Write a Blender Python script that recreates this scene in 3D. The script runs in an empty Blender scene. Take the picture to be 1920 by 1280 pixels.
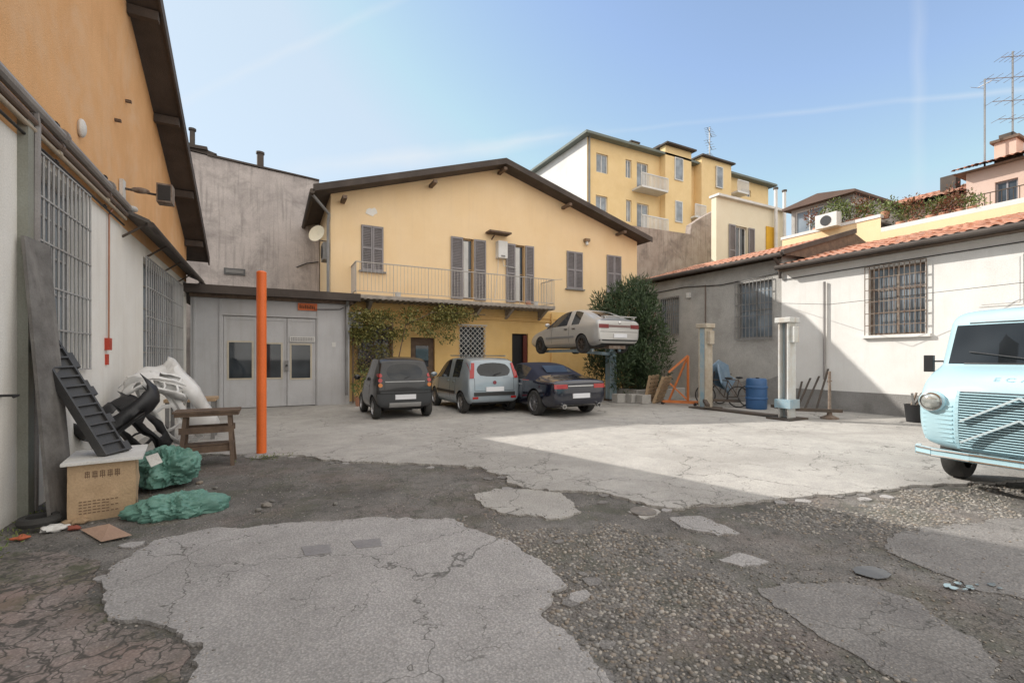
import bpy, bmesh, math, random
from mathutils import Vector, Matrix, noise, Euler
from mathutils.bvhtree import BVHTree
R=random.Random(7)
scn=bpy.context.scene; COL=scn.collection
# ---------------------------------------------------------------- node helpers
def nd(nt,t,ins=None,**pr):
    n=nt.nodes.new(t)
    for k,v in pr.items(): setattr(n,k,v)
    for k,v in (ins or {}).items():
        s=n.inputs[k]
        if hasattr(v,'is_output'): nt.links.new(v,s)
        else: s.default_value=v
    return n
def c4(c): return (c[0],c[1],c[2],1)
def newmat(name):
    m=bpy.data.materials.new(name); m.use_nodes=True; nt=m.node_tree
    b=nt.nodes['Principled BSDF']; return m,nt,b
def math_(nt,op,a,b=0.0,clamp=False):
    n=nt.nodes.new('ShaderNodeMath'); n.operation=op; n.use_clamp=clamp
    for i,v in enumerate((a,b)):
        if hasattr(v,'is_output'): nt.links.new(v,n.inputs[i])
        else: n.inputs[i].default_value=v
    return n.outputs[0]
def mixc(nt,f,a,b,mode='MIX'):
    n=nt.nodes.new('ShaderNodeMix'); n.data_type='RGBA'; n.blend_type=mode
    for s,v in ((n.inputs[0],f),(n.inputs[6],a),(n.inputs[7],b)):
        if hasattr(v,'is_output'): nt.links.new(v,s)
        else: s.default_value=v if isinstance(v,(int,float)) else c4(v)
    return n.outputs[2]
def ramp(nt,f,a,b):
    n=nt.nodes.new('ShaderNodeMapRange'); n.clamp=True
    nt.links.new(f,n.inputs[0]); n.inputs[1].default_value=a; n.inputs[2].default_value=b
    return n.outputs[0]
def coords(nt,scale=(1,1,1)):
    tc=nt.nodes.new('ShaderNodeTexCoord'); mp=nt.nodes.new('ShaderNodeMapping')
    nt.links.new(tc.outputs['Object'],mp.inputs[0]); mp.inputs['Scale'].default_value=scale
    return mp.outputs[0]
def noi(nt,v,sc,det=4,ro=.6,dist=0):
    n=nd(nt,'ShaderNodeTexNoise',{'Vector':v,'Scale':sc,'Detail':det,'Roughness':ro,'Distortion':dist}); return n.outputs[0]
MC={}
def M(name,c,c2=None,rough=.8,sc=1.2,lo=.35,hi=.65,bump=.15,bsc=60,metal=0,streak=0,streakc=(.1,.09,.08),coat=0,stain=0,stainc=(.12,.11,.1),spec=.5):
    if name in MC: return MC[name]
    m,nt,b=newmat(name); v=coords(nt)
    if c2 is None: c2=tuple(x*.8 for x in c)
    col=mixc(nt,ramp(nt,noi(nt,v,sc,4,.65),lo,hi),c,c2)
    if bump:
        fine=noi(nt,v,bsc,1,.6)
        col=mixc(nt,.22,col,mixc(nt,ramp(nt,fine,.3,.7),(.35,.35,.35),(1,1,1)),'MULTIPLY')
        bp=nd(nt,'ShaderNodeBump',{'Strength':bump,'Distance':.02,'Height':fine}); nt.links.new(bp.outputs[0],b.inputs['Normal'])
    if streak:
        vs=coords(nt,(5,5,.35)); s=ramp(nt,noi(nt,vs,1.3,3,.6),.52,.78)
        col=mixc(nt,math_(nt,'MULTIPLY',s,streak),col,streakc)
    if stain:
        s=ramp(nt,noi(nt,v,.7,5,.72,.4),.48,.68)
        col=mixc(nt,math_(nt,'MULTIPLY',s,stain),col,stainc)
    nt.links.new(col,b.inputs['Base Color'])
    b.inputs['Roughness'].default_value=rough; b.inputs['Metallic'].default_value=metal
    b.inputs['Specular IOR Level'].default_value=spec
    if coat: b.inputs['Coat Weight'].default_value=coat; b.inputs['Coat Roughness'].default_value=.04
    MC[name]=m; return m
def glass(name,c=(.02,.025,.03),rough=.03,spec=.6):
    m,nt,b=newmat(name); v=coords(nt)
    col=mixc(nt,ramp(nt,noi(nt,v,1.1,2),.35,.65),c,tuple(x*2.2+.008 for x in c))
    nt.links.new(col,b.inputs['Base Color']); b.inputs['Roughness'].default_value=rough
    b.inputs['Specular IOR Level'].default_value=spec
    return m
def concrete(name,c1,c2,crackw=.006,csc=.8,fine_mask=.5,stainc=(.16,.15,.14),stain=.6,exposed=0.0,moss=0,dark=.7,red=.2,lo=.36):
    m,nt,b=newmat(name); v=coords(nt)
    w=nd(nt,'ShaderNodeTexNoise',{'Vector':v,'Scale':1.6,'Detail':4.0,'Roughness':.65})
    vd=nd(nt,'ShaderNodeVectorMath',{0:w.outputs[1],1:(.9,.9,0)},operation='MULTIPLY').outputs[0]
    vv=nd(nt,'ShaderNodeVectorMath',{0:v,1:vd},operation='ADD').outputs[0]
    def crack(sc,wd):
        vo=nd(nt,'ShaderNodeTexVoronoi',{'Vector':vv,'Scale':sc},feature='DISTANCE_TO_EDGE').outputs[0]
        return math_(nt,'SUBTRACT',1.0,ramp(nt,vo,wd*.25*sc,wd*sc))
    mk=noi(nt,v,.45,4,.6)
    ck=math_(nt,'MULTIPLY',crack(csc,crackw),ramp(nt,mk,lo,lo+.08))
    ck2=math_(nt,'MULTIPLY',crack(csc*4.1,crackw*.6),ramp(nt,mk,fine_mask,fine_mask+.06))
    ck=math_(nt,'MAXIMUM',ck,ck2)
    fine=noi(nt,v,90,2,.7); mid=noi(nt,v,2.4,6,.74); big=noi(nt,v,.5,3,.65,.5)
    col=mixc(nt,ramp(nt,mid,.36,.64),c1,c2)
    col=mixc(nt,math_(nt,'MULTIPLY',ramp(nt,big,.45,.66),stain),col,stainc)
    agg=nd(nt,'ShaderNodeTexVoronoi',{'Vector':v,'Scale':60.0},feature='F1')
    sp=mixc(nt,ramp(nt,agg.outputs[0],.15,.6),(1.18,1.15,1.12),(.62,.61,.60))
    col=mixc(nt,.45+exposed,col,sp,'MULTIPLY')
    col=mixc(nt,.65,col,mixc(nt,ramp(nt,fine,.25,.75),(.5,.5,.5),(1.22,1.22,1.22)),'MULTIPLY')
    spots=ramp(nt,noi(nt,v,7,2,.6),.62,.72)
    col=mixc(nt,math_(nt,'MULTIPLY',spots,.5),col,stainc)
    if moss:
        mo=math_(nt,'MULTIPLY',ramp(nt,noi(nt,v,1.5,5,.75),.5,.6),moss)
        col=mixc(nt,mo,col,(.06,.068,.035))
        rd=math_(nt,'MULTIPLY',ramp(nt,noi(nt,v,.9,3,.6),.5,.62),red)
        col=mixc(nt,rd,col,(.27,.18,.15))
    col=mixc(nt,math_(nt,'MULTIPLY',ck,dark),col,(.05,.048,.042))
    nt.links.new(col,b.inputs['Base Color']); b.inputs['Roughness'].default_value=.92
    h=math_(nt,'ADD',math_(nt,'MULTIPLY',fine,.4),math_(nt,'MULTIPLY',mid,1.2))
    h=math_(nt,'SUBTRACT',h,math_(nt,'MULTIPLY',agg.outputs[0],.25+exposed))
    bp=nd(nt,'ShaderNodeBump',{'Strength':.6,'Distance':.02,'Height':h}); nt.links.new(bp.outputs[0],b.inputs['Normal'])
    return m
# ---------------------------------------------------------------- mesh builder
class MB:
    def __init__(s): s.v=[];s.f=[];s.m=[];s.mats=[];s.T=None
    def mi(s,mat):
        if mat not in s.mats: s.mats.append(mat)
        return s.mats.index(mat)
    def add(s,vs,fs,mat):
        o=len(s.v)
        for p in vs:
            p=Vector(p); s.v.append(s.T@p if s.T else p)
        i=s.mi(mat)
        for f in fs: s.f.append([o+k for k in f]); s.m.append(i)
        return s
    def face(s,pts,mat): return s.add(pts,[list(range(len(pts)))],mat)
    def box(s,a,b,mat):
        x0,y0,z0=a;x1,y1,z1=b
        return s.add([(x0,y0,z0),(x1,y0,z0),(x1,y1,z0),(x0,y1,z0),(x0,y0,z1),(x1,y0,z1),(x1,y1,z1),(x0,y1,z1)],
          [(0,3,2,1),(4,5,6,7),(0,1,5,4),(1,2,6,5),(2,3,7,6),(3,0,4,7)],mat)
    def beam(s,p0,p1,w,h,mat,up=(0,0,1)):
        p0=Vector(p0);p1=Vector(p1);d=(p1-p0).normalized();u=Vector(up)
        if abs(d.dot(u))>.98: u=Vector((1,0,0))
        a=d.cross(u).normalized()*w/2;b=a.cross(d).normalized()*h/2
        vs=[p+x*a+y*b for p in(p0,p1) for x,y in((-1,-1),(1,-1),(1,1),(-1,1))]
        return s.add(vs,[(0,1,2,3),(7,6,5,4),(0,4,5,1),(1,5,6,2),(2,6,7,3),(3,7,4,0)],mat)
    def cyl(s,p0,p1,r,mat,n=12,r2=None,caps=True):
        p0=Vector(p0);p1=Vector(p1);d=(p1-p0).normalized();u=Vector((0,0,1)) if abs(d.z)<.9 else Vector((1,0,0))
        a=d.cross(u).normalized();b=d.cross(a);r2=r if r2 is None else r2
        vs=[p+(a*math.cos(t)+b*math.sin(t))*q for p,q in((p0,r),(p1,r2)) for t in[2*math.pi*i/n for i in range(n)]]
        fs=[(i,(i+1)%n,n+(i+1)%n,n+i) for i in range(n)]
        if caps: fs+=[tuple(range(n))[::-1],tuple(range(n,2*n))]
        return s.add(vs,fs,mat)
    def tube(s,pts,r,mat,n=8):
        for a,b in zip(pts,pts[1:]): s.cyl(a,b,r,mat,n)
        return s
    def lathe(s,c,axis,prof,mat,n=28):
        d=Vector(axis).normalized();u=Vector((0,0,1)) if abs(d.z)<.9 else Vector((1,0,0))
        a=d.cross(u).normalized();b=d.cross(a);c=Vector(c);k=len(prof)
        vs=[c+d*h+(a*math.cos(t)+b*math.sin(t))*r for t in[2*math.pi*i/n for i in range(n)] for r,h in prof]
        fs=[(i*k+j,((i+1)%n)*k+j,((i+1)%n)*k+j+1,i*k+j+1) for i in range(n) for j in range(k-1)]
        return s.add(vs,fs,mat)
    def ell(s,c,r,mat,n=12,m=8,fn=None):
        vs=[];fs=[]
        for j in range(m+1):
            for i in range(n):
                t=2*math.pi*i/n;p=math.pi*j/m
                q=Vector((math.cos(t)*math.sin(p)*r[0],math.sin(t)*math.sin(p)*r[1],-math.cos(p)*r[2]))
                if fn:q=fn(q)
                vs.append(Vector(c)+q)
        for j in range(m):
            for i in range(n): fs.append((j*n+i,j*n+(i+1)%n,(j+1)*n+(i+1)%n,(j+1)*n+i))
        return s.add(vs,fs,mat)
    def prism(s,poly,ax,a,b,mat):
        f={'x':lambda p,t:(t,p[0],p[1]),'y':lambda p,t:(p[0],t,p[1]),'z':lambda p,t:(p[0],p[1],t)}[ax]
        n=len(poly)
        return s.add([f(p,a) for p in poly]+[f(p,b) for p in poly],[list(range(n)),list(range(2*n-1,n-1,-1))]+[(i,i+n,(i+1)%n+n,(i+1)%n) for i in range(n)],mat)
    def obj(s,name,parent=None,local=False,smooth=False,label=None,recalc=True,bevel=0,kind=None):
        org=Vector((0,0,0))
        if parent and not local: org=Vector(parent['_o'])
        me=bpy.data.meshes.new(name); me.from_pydata([tuple(p-org) for p in s.v],[],s.f)
        for m in s.mats: me.materials.append(m)
        me.polygons.foreach_set('material_index',s.m)
        if recalc:
            bm=bmesh.new();bm.from_mesh(me);bmesh.ops.remove_doubles(bm,verts=bm.verts,dist=1e-5);bmesh.ops.recalc_face_normals(bm,faces=bm.faces);bm.to_mesh(me);bm.free()
        if smooth:
            me.shade_smooth()
            try: me.set_sharp_from_angle(angle=math.radians(40))
            except Exception: pass
        o=bpy.data.objects.new(name,me);COL.objects.link(o)
        if parent: o.parent=parent;o['_o']=parent['_o']
        else: o['_o']=(0,0,0)
        if label:o['label']=label
        if kind:o['kind']=kind
        if bevel:
            b=o.modifiers.new('bevel','BEVEL');b.width=bevel;b.segments=2;b.limit_method='ANGLE'
        return o
def thing(name,label,cat,loc=(0,0,0),rot=0,group=None):
    o=bpy.data.objects.new(name,None);COL.objects.link(o);o.location=loc;o.rotation_euler=(0,0,rot);o.empty_display_size=.2
    o['label']=label;o['category']=cat;o['_o']=tuple(loc)
    if group:o['group']=group
    return o
def sub(name,parent):
    o=bpy.data.objects.new(name,None);COL.objects.link(o);o.parent=parent;o['_o']=parent['_o'];return o
def solo(mb,name,label,cat,loc,group=None,**k):
    t=Vector(loc)
    for i in range(len(mb.v)): mb.v[i]=mb.v[i]-t
    o=mb.obj(name,None,**k);o.location=t;o['_o']=tuple(loc);o['label']=label;o['category']=cat
    if group:o['group']=group
    return o
def wallgrid(mb,ax,pl,a0,a1,z0,z1,ops,dep,mat,rmat=None):
    rmat=rmat or mat
    A=sorted({a0,a1}|{q for o in ops for q in o[:2]});Z=sorted({z0,z1}|{q for o in ops for q in o[2:]})
    P=(lambda a,z,d=0:(a,pl+d,z)) if ax=='x' else (lambda a,z,d=0:(pl+d,a,z))
    for i in range(len(A)-1):
        for j in range(len(Z)-1):
            am=(A[i]+A[i+1])/2;zm=(Z[j]+Z[j+1])/2
            if any(o[0]<am<o[1] and o[2]<zm<o[3] for o in ops): continue
            mb.face([P(A[i],Z[j]),P(A[i+1],Z[j]),P(A[i+1],Z[j+1]),P(A[i],Z[j+1])],mat)
    for o in ops:
        a,b,c,d=o
        for q in(((a,c),(a,d)),((b,c),(b,d)),((a,c),(b,c)),((a,d),(b,d))):
            mb.face([P(*q[0]),P(*q[1]),P(*q[1],dep),P(*q[0],dep)],rmat)
def ragged(pts,amp=.05,step=.03,seed=0):
    out=[]
    for i,(p,q) in enumerate(zip(pts,pts[1:]+pts[:1])):
        p=Vector((p[0],p[1],0));q=Vector((q[0],q[1],0));L=(q-p).length;n=max(1,int(L/step))
        if L>6: n=int(L/.2)
        for k in range(n):
            x=p.lerp(q,k/n);V_=lambda f,s:noise.noise_vector(Vector((x.x*f,x.y*f,seed+s)))
            o=V_(2.6,0)*amp*2.0+V_(8,5)*amp*1.15+V_(22,9)*amp*.5
            out.append((x.x+o.x,x.y+o.y))
    return out
# ---------------------------------------------------------------- materials
gl=glass('dark_window_glass'); gl2=glass('pale_window_glass',(.12,.14,.16),.08)
blk=M('black_plastic',(.02,.02,.022),rough=.45,bump=.1)
rub=M('tyre_rubber',(.022,.022,.022),(.05,.048,.045),rough=.85)
iron=M('grey_iron',(.26,.26,.26),(.19,.18,.17),rough=.55,bump=.1)
ironl=M('pale_grey_iron',(.44,.44,.44),(.33,.32,.31),rough=.55,bump=.1)
iron_d=M('dark_iron',(.05,.045,.04),(.10,.07,.05),rough=.7)
rust=M('rusty_iron',(.16,.10,.07),(.28,.24,.2),rough=.8,sc=9)
white=M('white_paint',(.75,.74,.72),(.62,.61,.58),rough=.5)
shut=M('grey_shutter_paint',(.30,.28,.29),(.24,.225,.23),rough=.6)
roofd=M('dark_roof_sheet',(.06,.048,.042),(.095,.078,.068),rough=.85,bump=.3)
zinc=M('zinc_gutter',(.33,.33,.33),(.2,.2,.2),rough=.45,metal=.5)
wood=M('weathered_wood',(.19,.13,.09),(.11,.075,.055),rough=.8,sc=6)
woodl=M('light_pallet_wood',(.45,.32,.2),(.32,.22,.13),rough=.8,sc=6)
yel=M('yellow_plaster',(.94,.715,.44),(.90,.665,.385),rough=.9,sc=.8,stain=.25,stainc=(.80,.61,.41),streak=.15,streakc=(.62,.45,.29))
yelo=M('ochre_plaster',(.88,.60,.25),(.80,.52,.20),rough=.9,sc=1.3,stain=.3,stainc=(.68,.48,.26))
yela=M('apartment_yellow_plaster',(.89,.67,.36),(.83,.61,.31),rough=.9,stain=.2,stainc=(.74,.55,.33))
cream=M('cream_plaster',(.82,.75,.58),(.78,.70,.53),rough=.9)
orng=M('orange_plaster',(.82,.47,.22),(.74,.40,.17),rough=.9,sc=.9,stain=.5,stainc=(.72,.51,.33),streak=.35,streakc=(.56,.31,.14),bump=.3)
offw=M('dirty_white_plaster',(.89,.87,.82),(.83,.80,.74),rough=.9,streak=.25,streakc=(.52,.49,.44),stain=.2,stainc=(.62,.58,.52))
whp=M('white_wall_plaster',(.82,.805,.78),(.76,.74,.71),rough=.92,sc=1.5,stain=.2,stainc=(.60,.57,.54),streak=.2,streakc=(.5,.47,.43))
gryp=M('grey_rough_plaster',(.38,.365,.345),(.50,.48,.45),rough=.95,sc=1.1,stain=.6,stainc=(.24,.225,.205),bump=.5,bsc=25)
damp=M('damp_render_base',(.24,.23,.22),(.31,.30,.29),rough=.95,stain=.5,bump=.5,bsc=30)
cwall=M('stained_old_plaster',(.48,.43,.41),(.60,.54,.51),rough=.95,sc=.9,stain=.8,stainc=(.24,.215,.205),streak=.8,streakc=(.22,.2,.19),bump=.5,bsc=20)
garg=M('grey_painted_metal',(.56,.56,.57),(.49,.49,.50),rough=.55,streak=.35,streakc=(.33,.31,.28),bump=.08,stain=.25,stainc=(.38,.36,.33))
pink=M('pink_plaster',(.70,.52,.44),(.64,.47,.38),rough=.9)
tile=M('terracotta_tiles',(.62,.31,.20),(.46,.24,.165),rough=.85,sc=4,lo=.4,hi=.6,bump=.3,stain=.35,stainc=(.42,.36,.31))
pipe=M('brown_pipe',(.20,.14,.11),(.13,.1,.085),rough=.5)
cabl=M('black_cable',(.015,.015,.015),rough=.5)
redp=M('red_plastic',(.55,.06,.03),rough=.4)
# ---------------------------------------------------------------- ground
GZ=-.028
asph=concrete('dark_worn_asphalt',(.17,.162,.152),(.265,.252,.238),.008,1.6,.42,(.085,.08,.073),.75,.3,moss=.4,red=.15)
slabm=concrete('pale_cracked_concrete',(.53,.512,.48),(.42,.405,.385),.008,.6,.49,(.31,.295,.275),.55,.0,dark=.7,lo=.36)
foren=concrete('grey_cracked_concrete',(.46,.445,.44),(.37,.36,.355),.007,.65,.52,(.27,.26,.25),.5,.08,dark=.7,lo=.36)
patm=concrete('grey_asphalt_patch',(.29,.28,.27),(.22,.21,.205),.007,.9,.5,(.15,.14,.13),.5,.15)
brok=concrete('broken_mossy_cement',(.34,.29,.27),(.24,.205,.19),.014,1.9,.36,(.11,.10,.085),.7,.2,moss=.85,dark=.85,red=.5,lo=.2)
mb=MB();mb.face([(-300,-300,GZ),(300,-300,GZ),(300,300,GZ),(-300,300,GZ)],asph)
mb.obj('ground',kind='structure')
def sheet(name,pts,z,mat,amp=.05,step=.03,seed=0,skirt=.04):
    pr=ragged(pts,amp,step,seed);n=len(pr);m=MB()
    m.add([(x,y,z) for x,y in pr],[list(range(n))],mat)
    m.add([(x,y,z) for x,y in pr]+[(x*1.0,y*1.0,z-skirt) for x,y in pr],[(i,(i+1)%n,n+(i+1)%n,n+i) for i in range(n)],mat)
    m.obj(name,kind='structure');return pr
cm=lambda s:[tuple(int(q)/100 for q in p.split(',')) for p in s.split()]
slab=[(-2.3,9.9)]+[(-1.22,8.96),(-.42,8.54),(.23,8.11),(.93,7.31),(1.59,6.73),(2.22,6.4),(2.61,5.93),(2.71,5.38),(2.57,5.02),(2.66,4.71),(3.15,4.38),(3.39,4.09),(3.49,3.77),(3.58,3.47),(4.09,3.29),(4.73,3.06),(5.22,3.01),(5.93,2.82),(6.75,2.64),(7.41,2.47),(8.41,2.08)]+[(14.7,1.2),(14.7,17.2),(-2.3,17.2)]
E1=sheet('yard_paving',slab,0,slabm,.05)
fore=cm('-107,441 -89,487 -47,493 22,472 97,452 155,415 161,391 176,335 184,282 179,258 164,254 147,235 149,207 149,184 144,170 120,60 30,30 -30,150 -34,263 -32,300 -48,319 -80,354 -104,403')
E2=sheet('concrete_pavement',fore,-.004,foren,.035,.02,3)
E3=sheet('pavement_fragment',[(2.02,4.81),(2.41,4.85),(2.96,4.43),(2.82,3.77),(2.52,3.67),(2.13,4.04),(1.95,4.42)],-.010,slabm,.04,.02,5)
sheet('pavement_fragment',cm('318,358 347,362 353,338 322,333'),-.014,slabm,.03,.02,6)
E4=sheet('pavement_fragment',cm('344,323 375,308 374,267 347,268 335,299'),-.014,foren,.03,.02,7)
sheet('pavement_fragment',cm('307,238 335,237 340,220 313,219'),-.016,foren,.025,.02,8)
E5=sheet('asphalt_pavement',cm('447,193 536,196 700,150 900,100 900,30 450,60 423,127'),-.018,patm,.04,.02,9)
E6=sheet('asphalt_pavement',cm('290,195 347,178 375,140 339,104 290,67 270,117'),-.020,patm,.04,.02,10)
sheet('broken_pavement',cm('-210,520 -150,500 -115,445 -110,400 -88,350 -55,315 -40,295 -42,262 -40,160 -60,60 -210,60'),-.018,brok,.04,.03,11)
rr_=random.Random(3)
for i in range(46):
    e=rr_.choice(slab[2:19]+fore[:16]);u,v=e[0]+rr_.gauss(0,.2),e[1]-abs(rr_.gauss(.12,.09));s=rr_.uniform(.03,.10);k=rr_.randint(5,7);a0=rr_.uniform(0,6)
    sheet('pavement_fragment',[(u+s*rr_.uniform(.6,1.2)*math.cos(a0-6.28*q/k),v+s*.8*rr_.uniform(.6,1.2)*math.sin(a0-6.28*q/k)) for q in range(k)],-.012-.0001*i,patm if i%2 else foren,.010,.02,20+i,.02)
wat,nt,b=newmat('puddle_water');b.inputs['Base Color'].default_value=(.22,.235,.25,1);b.inputs['Roughness'].default_value=.03;b.inputs['IOR'].default_value=3.5
bp=nd(nt,'ShaderNodeBump',{'Strength':.05,'Height':noi(nt,coords(nt),9,1)});nt.links.new(bp.outputs[0],b.inputs['Normal'])
sheet('puddle',cm('374,176 378,180 388,181 396,177 398,170 394,163 385,161 377,164'),-.0085,wat,.010,.02,12,.004)
for i in range(9):
    u=4.05+rr_.random()*.33;v=1.36-(u-4.05)*.5+rr_.gauss(0,.05);s=rr_.uniform(.015,.05);k=6
    sheet('puddle',[(u+s*rr_.uniform(.6,1.3)*math.cos(-6.28*q/k),v+s*.6*rr_.uniform(.6,1.3)*math.sin(-6.28*q/k)) for q in range(k)],-.0085-.0001*i,wat,.006,.01,70+i,.004)
for pts in(cm('21,412 42,406 42,388 23,391'),cm('59,405 82,399 80,382 61,387')):
    m=MB();m.prism(pts,'z',-.01,.001,M('drain_plate_iron',(.20,.19,.20),(.26,.25,.25),rough=.6,sc=12))
    solo(m,'drain_cover','square grey iron drain cover set in cracked concrete','drain cover',(pts[0][0],pts[0][1],0),group='drain covers in the pavement')
m=MB();m.cyl((3.34,3.48,-.02),(3.34,3.48,-.006),.13,M('manhole_iron',(.16,.15,.14),(.24,.21,.18),rough=.7,sc=14),24)
solo(m,'manhole_cover','small round rusty manhole cover in broken concrete','manhole cover',(3.34,3.48,0))
pm,nt,b=newmat('river_pebbles');gi=nt.nodes.new('ShaderNodeNewGeometry')
cr=nt.nodes.new('ShaderNodeValToRGB');nt.links.new(gi.outputs['Random Per Island'],cr.inputs[0])
e=cr.color_ramp.elements;e[0].color=(.11,.104,.098,1);e[1].color=(.42,.38,.33,1)
for p,c in((.3,(.20,.19,.175)),(.55,(.26,.215,.17)),(.8,(.31,.30,.285))):
    k=e.new(p);k.color=c4(c)
nt.links.new(mixc(nt,.5,cr.outputs[0],mixc(nt,noi(nt,coords(nt),50,2),(.4,.4,.4),(1.2,1.2,1.2)),'MULTIPLY'),b.inputs['Base Color']);b.inputs['Roughness'].default_value=.8
def inside(p,poly):
    c=False;n=len(poly)
    for i in range(n):
        a=poly[i];q=poly[i-1]
        if (a[1]>p[1])!=(q[1]>p[1]) and p[0]<(q[0]-a[0])*(p[1]-a[1])/(q[1]-a[1])+a[0]: c=not c
    return c
ib=bmesh.new();bmesh.ops.create_icosphere(ib,subdivisions=1,radius=1);iv=[v.co.copy() for v in ib.verts];ifc=[[v.index for v in f.verts] for f in ib.faces];ib.free()
def onepeb(V,Fc,px,py,z,smin,smax,lift):
    s=smin+(smax-smin)*R.random()**1.6;a=R.uniform(0,6.3);e=R.uniform(.55,.95);ca,sa=math.cos(a)*s,math.sin(a)*s;h=s*R.uniform(.4,.65);o=len(V)
    jz=z+R.uniform(-.5,.25+lift)*h
    for q in iv: V.append((px+q.x*ca-q.y*e*sa,py+q.x*sa+q.y*e*ca,jz+q.z*h))
    for f in ifc: Fc.append([o+k for k in f])
def pebobj(name,V,Fc):
    me=bpy.data.meshes.new(name);me.from_pydata(V,[],Fc);me.materials.append(pm);me.shade_smooth()
    o=bpy.data.objects.new(name,me);COL.objects.link(o);o['kind']='stuff';return o
def pebbles(name,poly,pitch,smin,smax,z,dens=1.0,lift=.1):
    V=[];Fc=[]
    xs=[p[0] for p in poly];ys=[p[1] for p in poly];y=min(ys)
    while y<max(ys):
        x=min(xs)
        while x<max(xs):
            px=x+R.uniform(-.45,.45)*pitch;py=y+R.uniform(-.45,.45)*pitch;x+=pitch
            jx=px+noise.noise(Vector((px*2,py*2,8)))*.5;jy=py+noise.noise(Vector((px*2,py*2,18)))*.5
            if not inside((jx,jy),poly): continue
            nz=noise.noise(Vector((px*1.7,py*1.7,3)))+.5*noise.noise(Vector((px*6,py*6,3)))
            if R.random()>dens*(1+nz*1.3): continue
            onepeb(V,Fc,px,py,z,smin,smax,lift)
        y+=pitch
    return pebobj(name,V,Fc)
cob=[(1.6,4.2),(2.1,3.7),(2.5,3.4),(3.1,2.9),(3.2,2.6),(2.9,2.35),(2.85,1.95),(2.7,1.2),(2.6,.7),(2.0,.5),(1.15,.6),(1.4,1.7),(1.45,2.35),(1.6,2.6),(1.75,2.8),(1.7,3.4)]
pebbles('cobbles',cob,.027,.008,.023,GZ+.001,.95)
pebbles('cobbles',[(3.9,3.1),(4.8,2.95),(6.9,2.5),(8,2.1),(8,1.4),(5.3,1.9),(4.6,2.0),(4.1,2.5)],.033,.010,.024,GZ,.85)
strip=[(-1.9,9.3),(-.5,8.4),(.9,7.2),(2.2,6.3),(2.6,5.6),(2.5,4.9),(3.3,4.0),(3.5,3.3),(4.3,2.6),(4.2,1.8),(3.3,2.6),(2.0,4.2),(1.5,4.3),(.3,4.8),(-.9,5.0),(-1.9,5.6)]
pebbles('gravel',strip,.05,.003,.013,GZ,.65)
pebbles('gravel',[(2.6,2.6),(4.4,2.6),(4.8,.6),(2.6,.6)],.04,.003,.013,GZ+.004,.55)
pebbles('gravel',[(4.2,2.2),(8,1.6),(8,.8),(4.2,.8)],.07,.003,.012,GZ+.012,.5)
pebbles('gravel',[(-1.2,5),(3,5),(6,2),(14,4),(12,9),(0,9)],.35,.004,.010,.0,.3)
pebbles('gravel',[(-2.1,5.8),(-1.0,5),(-.2,1.5),(-2.1,1.5)],.07,.003,.012,-.02,.5)
V=[];Fc=[]
for E,z in((E1,0),(E2,-.004),(E3,-.01),(E4,-.014),(E5,-.018),(E6,-.02)):
    for (x,y) in E:
        if not(-2.2<x<7 and .6<y<9.6): continue
        for _ in range(3):
            if R.random()<.5:
                px=x+R.gauss(0,.05);py=y+R.gauss(0,.05)
                ins=inside((px,py),E);onepeb(V,Fc,px,py,z if ins else GZ+.003,.003,.012,.2)
pebobj('gravel',V,Fc)
for px,py,s in((-.05,5.47,.05),(-.12,5.35,.035),(.2,2.98,.018),(-.8,6.85,.04),(.0,5.62,.03),(.6,5.2,.03),(-.6,6.5,.03)):
    m=MB();m.ell((px,py,s*.35-.025),(s,s*.8,s*.6),pm,9,7,lambda q:q*(1+.5*noise.noise(q*30+Vector((px*9,0,0)))))
    solo(m,'stone','loose pale stone on the worn asphalt','stone',(px,py,-.03),group='loose stones',smooth=True)
# ---------------------------------------------------------------- shared building parts
def grille(parent,ax,pl,a0,a1,z0,z1,nv,nh,mat=iron,r=.011,name='grille'):
    m=MB();P=(lambda a,z:(a,pl,z)) if ax=='x' else (lambda a,z:(pl,a,z))
    for i in range(nv): a=a0+(a1-a0)*i/(nv-1);m.cyl(P(a,z0),P(a,z1),r,mat,6)
    for j in range(nh): z=z0+(z1-z0)*j/(nh-1);m.beam(P(a0,z),P(a1,z),r*2.4,r*1.6,mat)
    return m.obj(name,parent)
def window(parent,ax,pl,a0,a1,z0,z1,fmat=white,gmat=gl,nx=2,nz=1,fw=.06,d=.05,name='window',sgn=1):
    P=(lambda a,t,z:(a,pl+sgn*t,z)) if ax=='x' else (lambda a,t,z:(pl+sgn*t,a,z))
    def bx(m,a,b,c,e,t0,t1,mt):
        p=P(a,t0,c);q=P(b,t1,e);m.box(tuple(map(min,zip(p,q))),tuple(map(max,zip(p,q))),mt)
    m=MB();bx(m,a0+.01,a1-.01,z0+.01,z1-.01,.03,.04,gmat);w=m.obj(name,parent)
    f=MB();bx(f,a0,a0+fw,z0,z1,0,d,fmat);bx(f,a1-fw,a1,z0,z1,0,d,fmat);bx(f,a0+fw,a1-fw,z0,z0+fw,0,d,fmat);bx(f,a0+fw,a1-fw,z1-fw,z1,0,d,fmat)
    for i in range(1,nx): a=a0+(a1-a0)*i/nx;bx(f,a-fw*.4,a+fw*.4,z0+fw,z1-fw,.004,d,fmat)
    for j in range(1,nz):
        z=z0+(z1-z0)*j/nz
        for i in range(nx):
            lo=a0+(a1-a0)*i/nx+(fw if i==0 else fw*.4);hi=a0+(a1-a0)*(i+1)/nx-(fw if i==nx-1 else fw*.4)
            bx(f,lo,hi,z-fw*.3,z+fw*.3,.006,d,fmat)
    f.obj('frame',w);return w
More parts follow.
